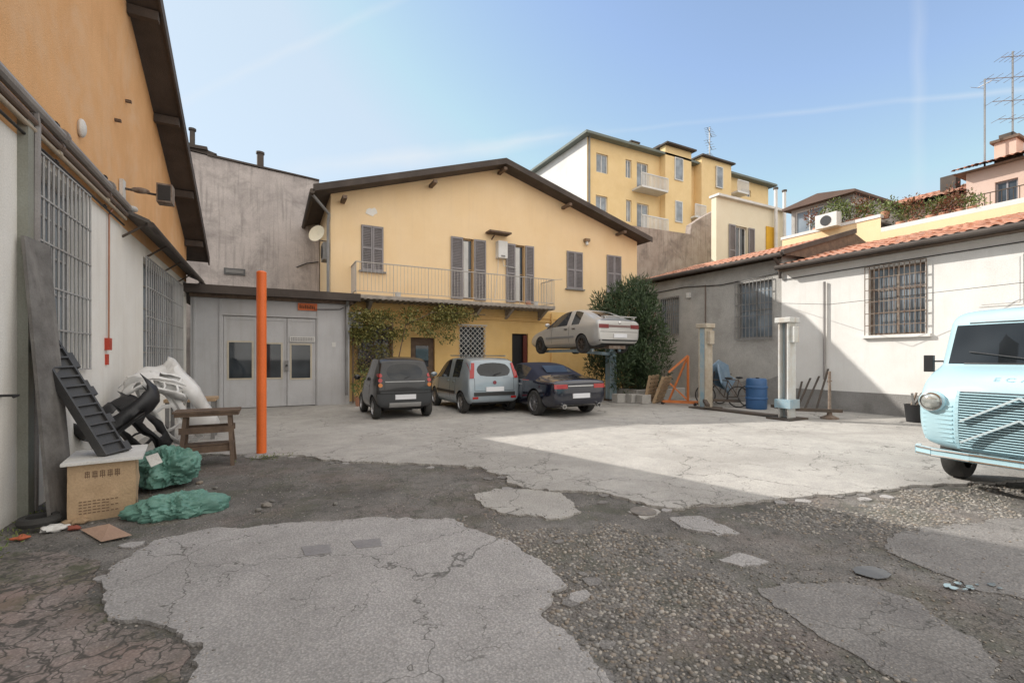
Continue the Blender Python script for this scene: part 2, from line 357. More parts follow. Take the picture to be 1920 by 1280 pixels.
def shutter(parent,p,dirv,w,h,mat=shut,t=.04,n=None):
    d=Vector(dirv).normalized();nn=d.cross(Vector((0,0,1)));m=MB();p=Vector(p);n=n or int(h/.065)
    m.T=Matrix(((d.x,-nn.x,0,p.x),(d.y,-nn.y,0,p.y),(0,0,1,p.z),(0,0,0,1)))
    s=.055
    m.box((0,0,0),(s,t,h),mat).box((w-s,0,0),(w,t,h),mat)
    for z in(0,h*.48,h-s*1.4): m.box((s,.001,z),(w-s,t-.001,z+s*1.4),mat)
    m.box((s,t-.006,s),(w-s,t-.003,h-s),mat)
    for i in range(n):
        z=s*1.4+(h-2.8*s)*(i+.5)/n
        m.beam((s,t*.4,z),(w-s,t*.4,z),.032,.008,mat,up=(0,.7,.7))
    return m.obj('shutter',parent)
def tileroof(m,p0,al,up,L,S,mat,tw=.21,rl=.36,amp=.05):
    p0=Vector(p0);al=Vector(al).normalized();up=Vector(up).normalized();nn=al.cross(up).normalized()
    if nn.z<0:nn=-nn
    na=int(L/tw)*6;nr=int(S/rl);vs=[];fs=[]
    for j in range(nr):
        for e in(0,1):
            for i in range(na+1):
                t=i/6.;h=abs(math.sin(math.pi*t))*amp+.03*(1-e)+.02*noise.noise(Vector((int(t)*1.7,j*2.3,1.7)))
                vs.append(p0+al*(L*i/na)+up*(S*(j+e)/nr+.03*noise.noise(Vector((int(t)*2.1,j*3.3,7))))+nn*h)
    W=na+1
    for r in range(2*nr-1):
        for i in range(na): fs.append((r*W+i,r*W+i+1,(r+1)*W+i+1,(r+1)*W+i))
    m.add(vs,fs,mat)
# ---------------------------------------------------------------- left workshop
T=thing('workshop_building','orange and white workshop with dark sloping roof and barred windows','building',(-2.2,8,0))
ops=[(6.5,8.0,1.45,3.64),(11.1,15.2,1.2,3.5),(15.38,16.02,0,3.3)]
m=MB();wallgrid(m,'y',-2.2,-3,16.12,-.1,3.72,ops,-.22,offw)
zr=lambda v:4.70+.467*(16.2-v)
ridge=6.2
m.face([(-2.2,16.12,-.1),(-14,16.12,-.1),(-14,16.12,4.6),(-2.2,16.12,4.6)],offw)
m.obj('wall',T)
m=MB();m.face([(-2.2,-3,3.72),(-2.2,16.12,3.72),(-2.2,16.12,zr(16.12)),(-2.2,ridge,zr(ridge)),(-2.2,-3,zr(ridge)-.467*(ridge+3))],orng);m.obj('upper_wall',T)
m=MB();
for a,b in((ridge,16.75),(ridge,-4)):
    za,zb=zr(ridge),(zr(16.75) if b>0 else zr(ridge)-.467*(ridge+4))
    m.prism([(a,za+.02),(b,zb+.02),(b,zb+.2),(a,za+.2)],'x',-14,-1.74,roofd)
rf=m.obj('roof',T)
m=MB();m.prism([(ridge,zr(ridge)-.03),(16.8,zr(16.8)-.03),(16.8,zr(16.8)+.23),(ridge,zr(ridge)+.23)],'x',-1.735,-1.70,roofd);m.obj('fascia',rf)
for v in (8,10,12,14,15.8):
    m=MB();m.box((-2.19,v-.06,zr(v)-.16),(-1.76,v+.06,zr(v)+.0),roofd);m.obj('rafter',rf)
w=window(T,'y',-2.36,6.5,8.0,1.45,3.64,ironl,gl2,3,5,.04,sgn=-1);grille(w,'y',-2.15,6.48,8.02,1.4,3.7,13,6,ironl,.012)
w=window(T,'y',-2.36,11.1,15.2,1.2,3.5,iron,gl2,6,5,.05,sgn=-1);grille(w,'y',-2.15,11.1,15.2,1.2,3.5,22,5,ironl,.012)
m=MB();dg_=M('dark_green_steel',(.06,.075,.06),rough=.5);m.box((-2.32,15.4,0),(-2.28,16.0,3.28),dg_);m.box((-2.28,15.44,.1),(-2.26,15.96,1.2),dg_);m.obj('door',T)
m=MB();m.box((-2.2,3.4,0),(-2.13,3.5,3.6),garg);m.obj('post',T)
m=MB();m.box((-2.2,6.18,-.03),(-2.12,6.3,3.9),M('grey_green_post',(.30,.31,.27),(.24,.24,.2),rough=.6));m.obj('post',T)
m=MB();m.box((-2.21,6.32,-.03),(-2.17,6.48,3.7),garg);m.obj('post',T)
m=MB();m.cyl((-2.2,5.87,1.2),(-2.08,5.87,1.2),.012,blk,8).cyl((-2.08,5.87,1.2),(-2.08,5.78,1.19),.011,blk,8);m.obj('handle',T)
m=MB();m.prism([(-2.2,4.02),(-1.82,3.86),(-1.82,3.80),(-2.2,3.96)],'y',9.6,16.6,M('asbestos_canopy',(.16,.15,.14),(.09,.085,.08),rough=.9));cn=m.obj('canopy',T)
m=MB();m.cyl((-1.8,9.6,3.78),(-1.8,16.6,3.72),.05,roofd,10);m.obj('gutter',cn)
for v in(9.7,11.4,13.1,14.8,16.4):
    m=MB();m.beam((-2.2,v,3.55),(-1.85,v,3.82),.03,.03,iron_d);m.obj('bracket',cn)
pgrey=M('grey_plastic_pipe',(.34,.32,.31),(.24,.22,.21),rough=.5)
for z,r,x,mt in((4.02,.055,-2.1,pgrey),(3.90,.035,-2.12,pipe),(3.82,.025,-2.13,M('beige_pipe',(.5,.42,.32),rough=.5)),(4.14,.02,-2.15,cabl),(3.72,.015,-2.15,cabl)):
    m=MB();m.cyl((x,-2,z+.08),(x,9.58,z),r,mt,10)
    for v in(5.2,6.9,8.6): m.cyl((x,v,z+.03),(x,v+.06,z+.03),r*1.35,mt,10)
    m.obj('pipe',T)
m=MB();m.tube([(-2.1,6.25,4.0),(-2.12,6.36,3.9),(-2.14,6.36,0)],.035,pgrey);m.obj('downpipe',T)
m=MB();m.tube([(-2.12,9.0,3.9),(-2.17,8.9,3.7),(-2.17,8.88,1.8)],.012,M('copper_pipe',(.4,.2,.13),rough=.4,metal=.5));m.obj('pipe',T)
m=MB();m.box((-2.2,8.8,1.66),(-2.14,8.92,1.84),redp).box((-2.2,8.82,1.44),(-2.17,8.9,1.6),redp);m.obj('switch_box',T)
m=MB();m.box((-2.19,9.5,4.0),(-2.14,9.65,4.45),white).cyl((-2.2,9.6,4.33),(-1.72,9.75,4.33),.02,iron_d,8);m.ell((-1.95,9.65,4.34),(.13,.06,.05),rust)
m.obj('lamp_bracket',T)
m=MB();m.box((-1.74,9.66,4.2),(-1.52,9.9,4.52),rust).box((-1.72,9.652,4.23),(-1.54,9.66,4.49),blk);m.obj('floodlight',T,bevel=.02)
m=MB();m.ell((-2.17,7.78,4.5),(.05,.075,.12),white);m.obj('oval_plaque',T,smooth=True)
for v in(9.9,13.5,14.5):
    m=MB();m.ell((-2.1,v,4.08+.0),(.07,.1,.05),white);m.box((-2.2,v-.03,4.04),(-2.12,v+.03,4.1),white);m.obj('wall_lamp',T)
for z in(5.9,5.3):
    m=MB();m.beam((-2.2,9.0+(z-5),z),(-2.12,9.0+(z-5),z),.05,.04,wood);m.obj('bracket',T)
T=thing('shading_block','tall plain plastered block added unseen behind the workshop to shade the yard','building',(-9,25,0))
m=MB();m.box((-15,23.2,0),(-4.15,31,12.3),cwall);m.obj('wall',T)  # unseen added block, placed and sized to throw shade across the yard
m=MB();m.box((-15.2,23.0,12.3),(-4.0,31.2,12.5),roofd);m.obj('roof',T)
# ---------------------------------------------------------------- grey garage
T=thing('garage','low grey metal garage with double doors and flat roof','garage',(0,16.1,0))
m=MB();wallgrid(m,'x',16.1,-2.1,2.3,-.03,3.35,[(-1.29,1.26,0,2.82)],.08,garg)
m.face([(2.3,16.1,-.03),(2.3,17,-.03),(2.3,17,3.4),(2.3,16.1,3.4)],garg)
for u in(-2.0,-1.36,1.33,2.22): m.box((u-.03,16.06,0),(u+.03,16.1,3.3),garg)
m.box((-1.36,16.05,2.82),(1.33,16.1,2.88),garg)
m.obj('wall',T)
m=MB();m.box((-2.6,15.62,3.42),(2.55,21,3.60),roofd).box((-2.1,15.9,3.32),(2.4,21,3.42),wood);m.box((-2.6,15.58,3.40),(2.58,15.615,3.64),roofd);m.obj('roof',T)
def leaf(u0,u1,wins):
    m=MB();wallgrid(m,'x',16.13,u0+.01,u1-.01,.02,2.80,wins,.04,garg)
    for u in(u0+.01,u1-.05): m.box((u,16.11,.02),(u+.04,16.13,2.8),garg)
    m.box((u0+.05,16.11,2.7),(u1-.05,16.13,2.8),garg).box((u0+.05,16.11,.02),(u1-.05,16.13,.12),garg)
    d=m.obj('door',T)
    for w in wins: window(d,'x',16.12,w[0],w[1],w[2],w[3],M('beige_frame',(.6,.54,.43),rough=.6),gl,1,1,.05)
    return d
leaf(-1.29,-.42,[(-1.2,-.5,.87,2.06)]);leaf(-.42,.42,[(-.30,.30,.87,2.02)]);d=leaf(.42,1.26,[(.50,1.15,.84,2.0)])
m=MB();m.box((.36,16.05,1.12),(.46,16.12,1.45),iron);m.cyl((.41,16.0,1.3),(.41,16.12,1.3),.03,blk);m.obj('handle',d)
m=MB();m.box((.73,16.04,3.06),(1.30,16.07,3.29),M('orange_sign',(.75,.16,.03),rough=.5));s=m.obj('sign',T,label='small orange sign board above the doors')
m=MB()
for i in range(9):
    u=.78+i*.052;m.box((u,16.032,3.11),(u+.03,16.04,3.23-(i%3)*.02),M('sign_dark_ink',(.12,.05,.02)))
m.obj('lettering',s)
m=MB();m.box((.5,16.08,2.05),(1.24,16.105,2.22),white);s=m.obj('sign',T,label='white notice strip above door window')
m=MB()
for j in range(2):
    for i in range(14): u=.54+i*.048;m.box((u,16.073,2.09+j*.06),(u+.028,16.08,2.12+j*.06),M('sign_ink',(.1,.1,.12)))
m.obj('lettering',s)
m=MB();m.box((1.75,16.09,1.9),(1.87,16.1,2.05),white);m.obj('notice',T)
m=MB();m.tube([(2.2,15.7,3.4),(2.2,15.98,3.25),(2.2,15.98,.3)],.045,zinc,10);m.obj('downpipe',T)
m=MB();m.tube([(1.2,16.03,3.1),(2.0,16.03,3.14),(2.1,16.0,3.2)],.012,cabl);m.obj('cable',T)
# ---------------------------------------------------------------- stained boundary wall behind garage
T=thing('boundary_wall','tall weathered plaster wall streaked with dark stains behind garage','wall',(-.5,21,0))
m=MB();m.prism([(-5.0,-.1),(1.78,-.1),(1.78,9.05),(.4,9.12),(-1.0,9.2),(-2.6,9.35),(-5,9.5)],'y',21,21.4,cwall);m.obj('wall',T)
m=MB();m.box((-5.1,20.9,9.5),(-2.2,21.6,9.62),roofd).prism([(-5,9.6),(-2.1,9.35),(-1.9,9.45),(-5,10.3)],'y',21.0,21.9,roofd).prism([(-2.2,9.3),(1.78,9.05),(1.78,9.1),(-2.2,9.38)],'y',20.93,21.45,roofd);m.obj('coping',T)
m=MB();m.box((-1.66,20.95,4.8),(-.94,21.0,5.05),M('vent_grey',(.15,.15,.15)));m.box((-1.6,20.93,4.86),(-1.0,20.95,4.99),iron);m.obj('vent',T)
m=MB();m.cyl((-.43,21.6,8.9),(-.43,21.6,10.0),.13,iron_d,14);m.cyl((-.43,21.6,9.97),(-.43,21.6,10.05),.16,iron_d,14);m.obj('chimney_pipe',T)
m=MB();m.tube([(.9,20.97,5.3),(1.3,20.95,5.5),(1.75,20.95,5.6)],.02,cabl);m.obj('cable',T)
m=MB();m.cyl((-2.8,21.95,9.4),(-2.8,21.95,10.55),.09,iron_d,12);m.cyl((-2.8,21.95,10.55),(-2.8,21.95,10.63),.13,iron_d,12);m.obj('chimney',T)
# ---------------------------------------------------------------- yellow gabled house
T=thing('gabled_house','two-storey yellow gabled house with grey shutters and long balcony','house',(8.9,17,0))
HW=[(2.83,3.62,4.68,6.31),(6.72,7.2,3.86,6.31),(9.08,9.57,3.86,6.32),(11.72,12.6,4.66,6.34),(14.0,14.88,4.66,6.4)]
LO=[(2.7,3.9,1.0,2.75),(4.63,5.57,0,2.31),(6.6,7.67,1.55,2.78),(8.95,9.73,0,2.56)]
m=MB();wallgrid(m,'x',17,1.81,15.9,3.56,7.25,HW,.18,yel)
m.face([(1.81,17,7.25),(15.9,17,7.25),(15.9,17,7.4),(8.33,17,9.42),(1.81,17,7.3)],yel)
m.face([(1.81,17,-.05),(1.81,26,-.05),(1.81,26,7.3),(1.81,17,7.3)],yel)
m.face([(15.9,17,-.05),(15.9,26,-.05),(15.9,26,7.4),(15.9,17,7.4)],yel)
m.obj('wall',T)
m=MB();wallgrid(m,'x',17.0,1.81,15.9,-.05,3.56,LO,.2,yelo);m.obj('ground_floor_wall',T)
m=MB()
for (a,za),(b,zb) in(((8.33,9.35),(1.25,7.06)),((8.33,9.35),(16.2,7.15))):
    m.prism([(a,za),(b,zb),(b,zb+.16),(a,za+.16)],'y',16.35,26,roofd)
rf=m.obj('roof',T)
m=MB()
for (a,za),(b,zb) in(((8.33,9.35),(1.2,7.04)),((8.33,9.35),(16.25,7.13))):
    m.prism([(a,za-.02),(b,zb-.02),(b,zb+.21),(a,za+.21)],'y',16.30,16.345,roofd)
m.obj('fascia',rf)
for a,za in((2.2,7.0),(5.4,8.1),(8.33,9.15),(11.5,8.2),(14.6,7.4)):
    m=MB();m.box((a-.07,16.36,za+.02-.06),(a+.07,16.99,za+.17-.1),wood);m.obj('rafter',rf)
m=MB();m.cyl((1.17,16.3,7.02),(1.17,21,7.02),.08,iron_d,10);m.tube([(1.2,16.5,6.95),(1.75,16.9,6.5),(1.72,16.93,6.2),(1.72,16.93,3.6)],.05,iron,10);m.obj('gutter',T)
m=MB();m.box((1.58,17.2,5.0),(1.8,17.9,5.6),iron).cyl((1.55,17.55,5.3),(1.575,17.55,5.3),.22,blk,16);m.obj('air_conditioner',T)
m=MB();m.lathe((1.45,17.5,5.9),(-.6,-.7,.25),[(.02,.0),(.18,.03),(.3,.09),(.31,.1),(.18,.045),(.02,.015)],cream,20);m.tube([(1.8,17.5,5.7),(1.5,17.5,5.7),(1.45,17.5,5.88)],.02,iron);m.obj('satellite_dish',T,smooth=True)
def closedwin(o):
    a0,a1,z0,z1=o;w=window(T,'x',17.12,a0,a1,z0,z1)
    h=(a1-a0)/2;shutter(w,(a0+.01,16.95,z0),(1,0,0),h-.015,z1-z0);shutter(w,((a0+a1)/2+.005,16.95,z0),(1,0,0),h-.015,z1-z0)
    m=MB();m.box((a0-.08,16.9,z0-.06),(a1+.08,17.1,z0-.005),iron);m.obj('sill',w)
for k in(0,3,4): closedwin(HW[k])
for o,(l0,r1) in((HW[1],(6.22,7.72)),(HW[2],(8.65,9.99))):
    w=window(T,'x',17.1,o[0],o[1],o[2],o[3],M('door_wood_frame',(.42,.27,.13),rough=.5),gl,1,2,.06,name='door')
    shutter(w,(l0,16.93,o[2]),(1,0,0),o[0]-l0,o[3]-o[2]);shutter(w,(o[1],16.93,o[2]),(1,0,0),r1-o[1],o[3]-o[2])
    m=MB();m.box((o[0]+.07,17.08,o[2]+.1),(o[0]+.28,17.095,o[3]-.1),M('white_curtain',(.7,.7,.68)));m.obj('curtain',w)
m=MB();m.box((8.18,16.72,5.63),(8.6,17,6.33),white);m.box((8.3,16.70,5.68),(8.48,16.72,5.74),iron);m.tube([(8.25,16.9,5.63),(8.25,16.9,5.3),(8.1,16.9,4.0)],.012,white).tube([(8.45,16.9,5.63),(8.5,16.9,5.35),(9.2,16.9,5.3)],.012,white);m.obj('boiler',T,bevel=.015)
m=MB();m.box((7.72,16.55,6.60),(8.7,17,6.67),wood);m.beam((8.0,16.6,6.58),(8.0,17,6.4),.04,.04,wood);m.obj('small_canopy',T)
m=MB();m.prism([(2.98,6.74),(3.02,6.88),(3.12,6.95),(3.2,6.93),(3.3,6.99),(3.38,6.9),(3.4,6.8),(3.3,6.74),(3.24,6.66),(3.1,6.7)],'y',16.985,17,offw);m.obj('plaster_patch',T)
m=MB();m.box((12.65,16.8,6.85),(12.9,17,6.98),M('brown_lamp',(.3,.2,.12)));m.cyl((12.78,16.9,6.7),(12.78,16.9,6.87),.07,white);m.obj('wall_lamp',T)
slabb=M('balcony_slab',(.44,.39,.34),(.28,.25,.22),rough=.9,sc=5)
m=MB();m.box((2.45,15.98,3.56),(10.45,17,3.68),slabb)
for a in[2.55+i*.2 for i in range(40)]: m.box((a,16.0,3.53),(a+.09,16.98,3.56),slabb)
bal=m.obj('balcony',T)
for a in[3.0,5.6,7.2,8.6,10.2]:
    m=MB();m.prism([(16.3,3.52),(16.99,3.52),(16.99,3.15)],'x',a,a+.12,slabb);m.obj('bracket',bal)
rl=MB();zt,zb=4.78,3.80
pth=[(2.5,17,0),(2.5,16.0,0),(10.4,16.0,0),(10.4,17,0)]
rlm=M('balcony_rail_paint',(.50,.47,.44),(.38,.35,.33),rough=.55)
for p,q in zip(pth,pth[1:]):
    for z,r in((zt,.02),(zb,.014)): rl.beam((p[0],p[1],z),(q[0],q[1],z),r*2,r*1.5,rlm)
    n=int((Vector(q)-Vector(p)).length/.125)
    for i in range(n+1):
        x=p[0]+(q[0]-p[0])*i/n;y=p[1]+(q[1]-p[1])*i/n;rl.cyl((x,y,3.66 if i%10==0 else zb),(x,y,zt),.012 if i%10==0 else .008,rlm,5)
rl.tube([(10.4,16,4.78),(10.75,15.9,4.82)],.012,rlm);rl.obj('railing',bal)
for a in(1.95,10.9):
    m=MB();m.cyl((a,16.93,0),(a,16.93,3.5 if a>5 else 3.2),.05,iron if a<5 else yelo,10);m.obj('downpipe',T)
for z in(3.25,3.1):
    m=MB();m.cyl((3.6,16.95,z),(12.0,16.95,z),.02,yelo,8);m.obj('pipe',T)
for u,c in((4.0,white),(9.4,tile),(9.75,white)):
    m=MB();m.lathe((u,16.4,3.68),(0,0,1),[(.01,0),(.09,0),(.12,.2),(.01,.18)],c,12);pp=m.obj('flower_pot',bal)
w=window(T,'x',17.1,6.6,7.67,1.55,2.78,iron_d,gl,2,1)
m=MB()
def diag(m,a0,a1,z0,z1,y,sp,r,mat):
    W=a1-a0;Hh=z1-z0;k=-Hh
    while k<W:
        for fl in(0,1):
            t0=max(0,-k);t1=min(Hh,W-k)
            if t1>t0:
                p=[(a0+k+t0,z0+t0),(a0+k+t1,z0+t1)]
                if fl:p=[(a0+a1-q[0],q[1]) for q in p]
                m.beam((p[0][0],y+fl*.01,p[0][1]),(p[1][0],y+fl*.01,p[1][1]),r,r*.5,mat)
        k+=sp
diag(m,6.55,7.72,1.5,2.83,16.93,.2,.03,white);m.box((6.5,16.92,1.46),(7.77,16.95,1.5),white).box((6.5,16.92,2.83),(7.77,16.95,2.87),white);m.obj('grille',w)
window(T,'x',17.15,2.7,3.9,1.0,2.75,wood,gl,2,1)
m=MB();m.box((4.63,17.12,0),(5.57,17.17,2.31),wood).box((4.85,17.1,1.2),(5.35,17.12,2.0),gl);m.obj('door',T)
m=MB();m.box((8.95,17.19,0),(9.73,17.2,2.56),blk).box((9.52,17.05,0),(9.72,17.1,2.5),M('red_door',(.14,.03,.02),rough=.5));m.obj('door',T)
T2=thing('lattice_trellis','brown wooden lattice trellis standing beneath the balcony','trellis',(3.1,16.3,0))
m=MB();diag(m,2.45,3.75,.9,2.9,16.3,.14,.025,wood)
for a in(2.42,3.75): m.box((a,16.27,0),(a+.05,16.32,2.95),wood)
m.box((2.42,16.265,2.9),(3.8,16.325,2.95),wood).box((2.42,16.265,.86),(3.8,16.325,.9),wood);m.obj('lattice',T2)
T2=thing('air_conditioner','white outdoor air conditioner unit fixed beside the garage','air conditioner',(2.5,16.2,2.5))
m=MB();m.box((2.32,16.2,2.55),(2.75,16.75,3.1),white);m.obj('casing',T2,bevel=.02)
m=MB()
for i in range(8): m.box((2.35,16.185,2.6+i*.058),(2.72,16.2,2.63+i*.058),iron)
m.obj('vent',T2)
# ---------------------------------------------------------------- right buildings
T=thing('outbuilding','long white rendered outbuilding with terracotta roof and barred window','building',(14.6,3,0))
ops=[(5.33,6.57,2.16,3.98)]
m=MB();wallgrid(m,'y',14.6,-4,9.0,.58,4.36,ops,.18,whp);m.obj('wall',T)
m=MB();wallgrid(m,'y',14.6,-4,9.0,-.05,.58,[],.1,damp);m.obj('wall_base',T)
w=window(T,'y',14.72,5.33,6.57,2.16,3.98,rust,gl2,2,3,.05);grille(w,'y',14.52,5.28,6.62,2.1,4.03,13,7,rust,.012)
m=MB();m.box((14.5,5.2,2.08),(14.72,6.7,2.155),whp);m.obj('sill',w)
m=MB()
m.box((14.585,3.63,2.72),(14.6,4.34,3.83),whp).box((14.575,3.68,2.77),(14.585,4.29,3.78),whp);m.obj('niche_panel',T)
m=MB();m.box((14.3,-4,4.30),(14.62,8.95,4.36),wood);m.add([(14.28,-4,4.38),(18.5,-4,5.5),(18.5,8.9,5.5),(14.28,8.9,4.38),(22,-4,4.6),(22,8.9,4.6)],[(0,1,2,3),(1,4,5,2),(0,1,4),(3,2,5)],wood)
tileroof(m,(14.22,-4,4.42),(0,1,0),(4.28,0,1.12),12.95,4.42,tile)
rf=m.obj('roof',T)
m=MB();m.cyl((14.2,-4,4.36),(14.2,8.95,4.40),.075,roofd,10);m.obj('gutter',rf)
m=MB();m.cyl((14.53,7.67,.9),(14.53,7.67,3.8),.035,pgrey,10);m.obj('pipe',T)
m=MB();m.tube([(14.57,8.9,4.05),(14.57,5.6,3.1+.98),(14.57,-2,4.1)],.012,cabl).tube([(14.5,9,3.3),(13.5,7.0,3.0),(14.55,3,3.2)],.006,cabl);m.obj('cable',T)
T=thing('outbuilding','grey weathered rendered outbuilding with terracotta roof and barred windows','building',(14.6,12,0))
ops=[(9.31,10.59,2.22,4.14),(13.2,14.2,2.5,4.0)]
m=MB();wallgrid(m,'y',14.602,9.0,15.4,-.05,4.75,ops,.18,gryp);m.face([(14.6,15.4,0),(20,15.4,0),(20,15.4,5),(14.6,15.4,4.75)],gryp);m.face([(14.6,9.0,4.3),(18.5,9.0,5.4),(18.5,9.0,6.0),(14.6,9.0,4.8)],gryp);m.obj('wall',T)
m=MB();m.prism([(9,-.02),(12.4,-.02),(12.2,.5),(11.6,.62),(11,.9),(10.4,.7),(10,.85),(9.5,.8),(9,1.0)],'x',14.59,14.601,damp);m.obj('wall_patch',T)
for a,b,c,d in ops:
    w=window(T,'y',14.74,a,b,c,d,iron,gl2,2,2,.05);grille(w,'y',14.54,a-.04,b+.04,c-.04,d+.04,11,6,iron,.012)
m=MB();m.add([(14.28,8.75,4.80),(18.5,8.75,6.0),(18.5,15.6,6.0),(14.28,15.6,4.80),(22,8.75,5.0),(22,15.6,5.0)],[(0,1,2,3),(1,4,5,2),(0,1,4),(3,2,5)],wood)
tileroof(m,(14.22,8.75,4.84),(0,1,0),(4.28,0,1.2),6.8,4.44,tile)
m.prism([(14.2,4.78),(18.5,6.0),(18.5,6.16),(14.2,4.94)],'y',8.68,8.78,roofd)
rf=m.obj('roof',T)
m=MB();m.cyl((14.18,8.75,4.80),(14.18,15.5,4.84),.075,roofd,10);m.tube([(14.2,9.0,4.76),(14.5,9.0,4.5),(14.53,9.0,4.1)],.05,roofd);m.obj('gutter',rf)
m=MB();m.tube([(14.56,15.3,4.3),(14.56,12.9,4.35),(14.56,11.2,4.2),(14.56,9.1,4.3)],.015,cabl);m.box((14.5,12.6,3.9),(14.6,12.75,4.1),white);m.tube([(14.56,11.9,4.3),(14.56,11.9,.2)],.02,pipe);m.obj('cable',T)
# ---------------------------------------------------------------- background buildings
T=thing('apartment_block','tall yellow apartment block with small balconies and white end wall','apartment building',(30,27.5,0))
AW=[(21.67,22.8,15.57,17.01),(24.55,25.16,15.67,17.11),(25.71,26.91,14.9,17.13),(29.29,30.1,16.13,17.85),(21.62,22.74,12.25,13.82),(24.61,25.16,12.22,13.94),(25.71,26.97,11.6,13.86),(29.35,30.03,12.75,14.35),(38.51,39.9,16.6,17.21)]
m=MB();wallgrid(m,'x',27.5,20.8,42.5,0,18.0,AW,.2,yela)
m.box((28.2,26.9,0),(31.2,27.49,18.75),yela).box((32.2,26.7,0),(36.0,27.49,18.55),yela);m.obj('wall',T)
m=MB();m.face([(20.8,27.5,0),(20.8,40,0),(20.8,40,18),(20.8,27.5,18)],whp);m.obj('end_wall',T)
m=MB();m.box((20.3,26.9,18.0),(43.0,40,18.18),M('grey_green_eave',(.2,.23,.21))).box((28,26.5,18.75),(31.4,28,18.88),roofd).box((32,26.4,18.55),(36.2,28,18.68),roofd);m.obj('roof',T)
for i,a in enumerate(AW):
    if i in(3,7): continue
    window(T,'x',27.62,a[0],a[1],a[2],a[3],white,gl2,2,1,.08)
for a in((29.29,30.1,16.2,17.9),(29.35,30.03,12.75,14.35),(34.0,34.7,16.3,18.0)):
    m=MB();m.box((a[0],26.6 if a[0]>33 else 26.86,a[2]),(a[1],26.9,a[3]),gl2);w=m.obj('window',T)
    y=26.57 if a[0]>33 else 26.83;m=MB()
    m.box((a[0]-.08,y,a[2]-.08),(a[0],y+.1,a[3]+.08),white).box((a[1],y,a[2]-.08),(a[1]+.08,y+.1,a[3]+.08),white).box((a[0],y,a[2]-.08),(a[1],y+.1,a[2]),white).box((a[0],y,a[3]),(a[1],y+.1,a[3]+.08),white);m.obj('frame',w)
for (u0,u1,z) in((25.2,28.0,14.7),(25.2,28.0,11.45),(31.1,32.4,13.2),(36.5,38,16.2)):
    m=MB();m.box((u0,26.4,z),(u1,27.5,z+.15),white);bb=m.obj('balcony',T)
    m=MB();m.box((u0,26.38,z+1.05),(u1,26.46,z+1.13),white)
    n=int((u1-u0)/.14)
    for i in range(n+1): x=u0+(u1-u0)*i/n;m.box((x-.03,26.4,z+.15),(x+.03,26.44,z+1.05),white)
    m.obj('railing',bb)
for u,v in((26.5,29),(29.2,28.5),(33.2,30),(36.5,29)):
    m=MB();m.box((u,v,18.1),(u+.8,v+.8,19.5),yela).box((u-.1,v-.1,19.5),(u+.9,v+.9,19.62),roofd);m.obj('chimney',T)
m=MB();m.cyl((20.95,27.4,4),(20.95,27.4,18),.07,iron);m.obj('downpipe',T)
def antenna(loc,h,lab,spec,az=0,k=1.0):
    A=thing('antenna',lab,'antenna',loc);x,y,z=loc
    m=MB();m.cyl(loc,(x,y,z+h),.03*k,zinc,6);m.obj('mast',A)
    d=Vector((math.cos(az),math.sin(az),0));e=Vector((-d.y,d.x,0))
    for zz,L,n in spec:
        m=MB();c=Vector((x,y,z+zz));m.cyl(c-d*L*.5,c+d*L*.5,.015*k,zinc,5)
        for i in range(n): q=c+d*L*(i/(n-1)-.5);m.cyl(q-e*(.25+.02*i)*1.2,q+e*(.25+.02*i)*1.2,.009*k,zinc,4)
        m.obj('aerial',A)
antenna((37.3,30,18.1),5.6,'thin metal television antenna on apartment roof',[(5.1,2.2,7),(3.9,2.4,5),(2.7,1.9,9)],.5,2)
T=thing('townhouse','pale cream townhouse with flat roof and grey shuttered window','house',(22,15.5,0))
m=MB();wallgrid(m,'x',16.0,20.4,26.2,0,9.9,[(21.9,22.9,5.9,8.6)],.2,cream);m.face([(20.4,16.0,0),(20.4,16.3,0),(20.4,16.3,9.9),(20.4,16.0,9.9)],cream).face([(26.2,16.0,0),(26.2,22,0),(26.2,22,9.9),(26.2,16.0,9.9)],cream);m.obj('wall',T)
m=MB();m.box((20.35,15.8,9.9),(26.4,16.4,10.02),white);m.obj('roof',T)
w=window(T,'x',16.12,21.9,22.9,5.9,8.6,white,gl,2,1);shutter(w,(21.35,15.93,5.9),(1,0,0),.5,2.7);shutter(w,(22.95,15.93,5.9),(1,0,0),.5,2.7)
for u in(25.1,25.9):
    m=MB();m.cyl((u,15.8,6),(u,15.8,11.0),.09,white,10);m.cyl((u,15.8,11.0),(u,15.8,11.1),.13,iron_d,10);m.obj('flue_pipe',T)
m=MB();m.box((24.5,15.95,5),(25.2,15.99,8.9),M('bright_yellow_panel',(.8,.45,.03)));m.obj('panel',T)
T=thing('rear_wall','old brown stained brick and plaster wall stepping upward','wall',(19,20,0))
m=MB();m.prism([(15.8,-.1),(24.0,-.1),(24.0,10.6),(22.6,9.9),(21.6,9.3),(21.5,8.7),(17,8.6),(15.8,8.5)],'y',18.6,19.0,M('brown_stained_plaster',(.34,.27,.23),(.46,.39,.34),rough=.95,sc=1.2,stain=.8,stainc=(.16,.13,.115),streak=.8,streakc=(.18,.14,.12),bump=.5,bsc=20));m.obj('wall',T)
T=thing('terrace_building','low yellow building topped by a planted roof terrace','building',(21,9,0))
m=MB();wallgrid(m,'y',20,8.6,12.3,0,6.85,[],.1,yel);wallgrid(m,'y',20.002,4.5,8.6,0,6.35,[],.1,yel);m.face([(20,12.3,0),(28,12.3,0),(28,12.3,6.85),(20,12.3,6.85)],yel);m.box((20.01,4.5,6.2),(28,8.6,6.3),gryp).box((20.01,8.62,6.6),(28,12.28,6.7),gryp);m.box((20.0,4.5,6.2),(20.2,8.6,6.36),whp).box((19.97,8.6,6.75),(20.2,12.35,6.87),whp);m.obj('wall',T)
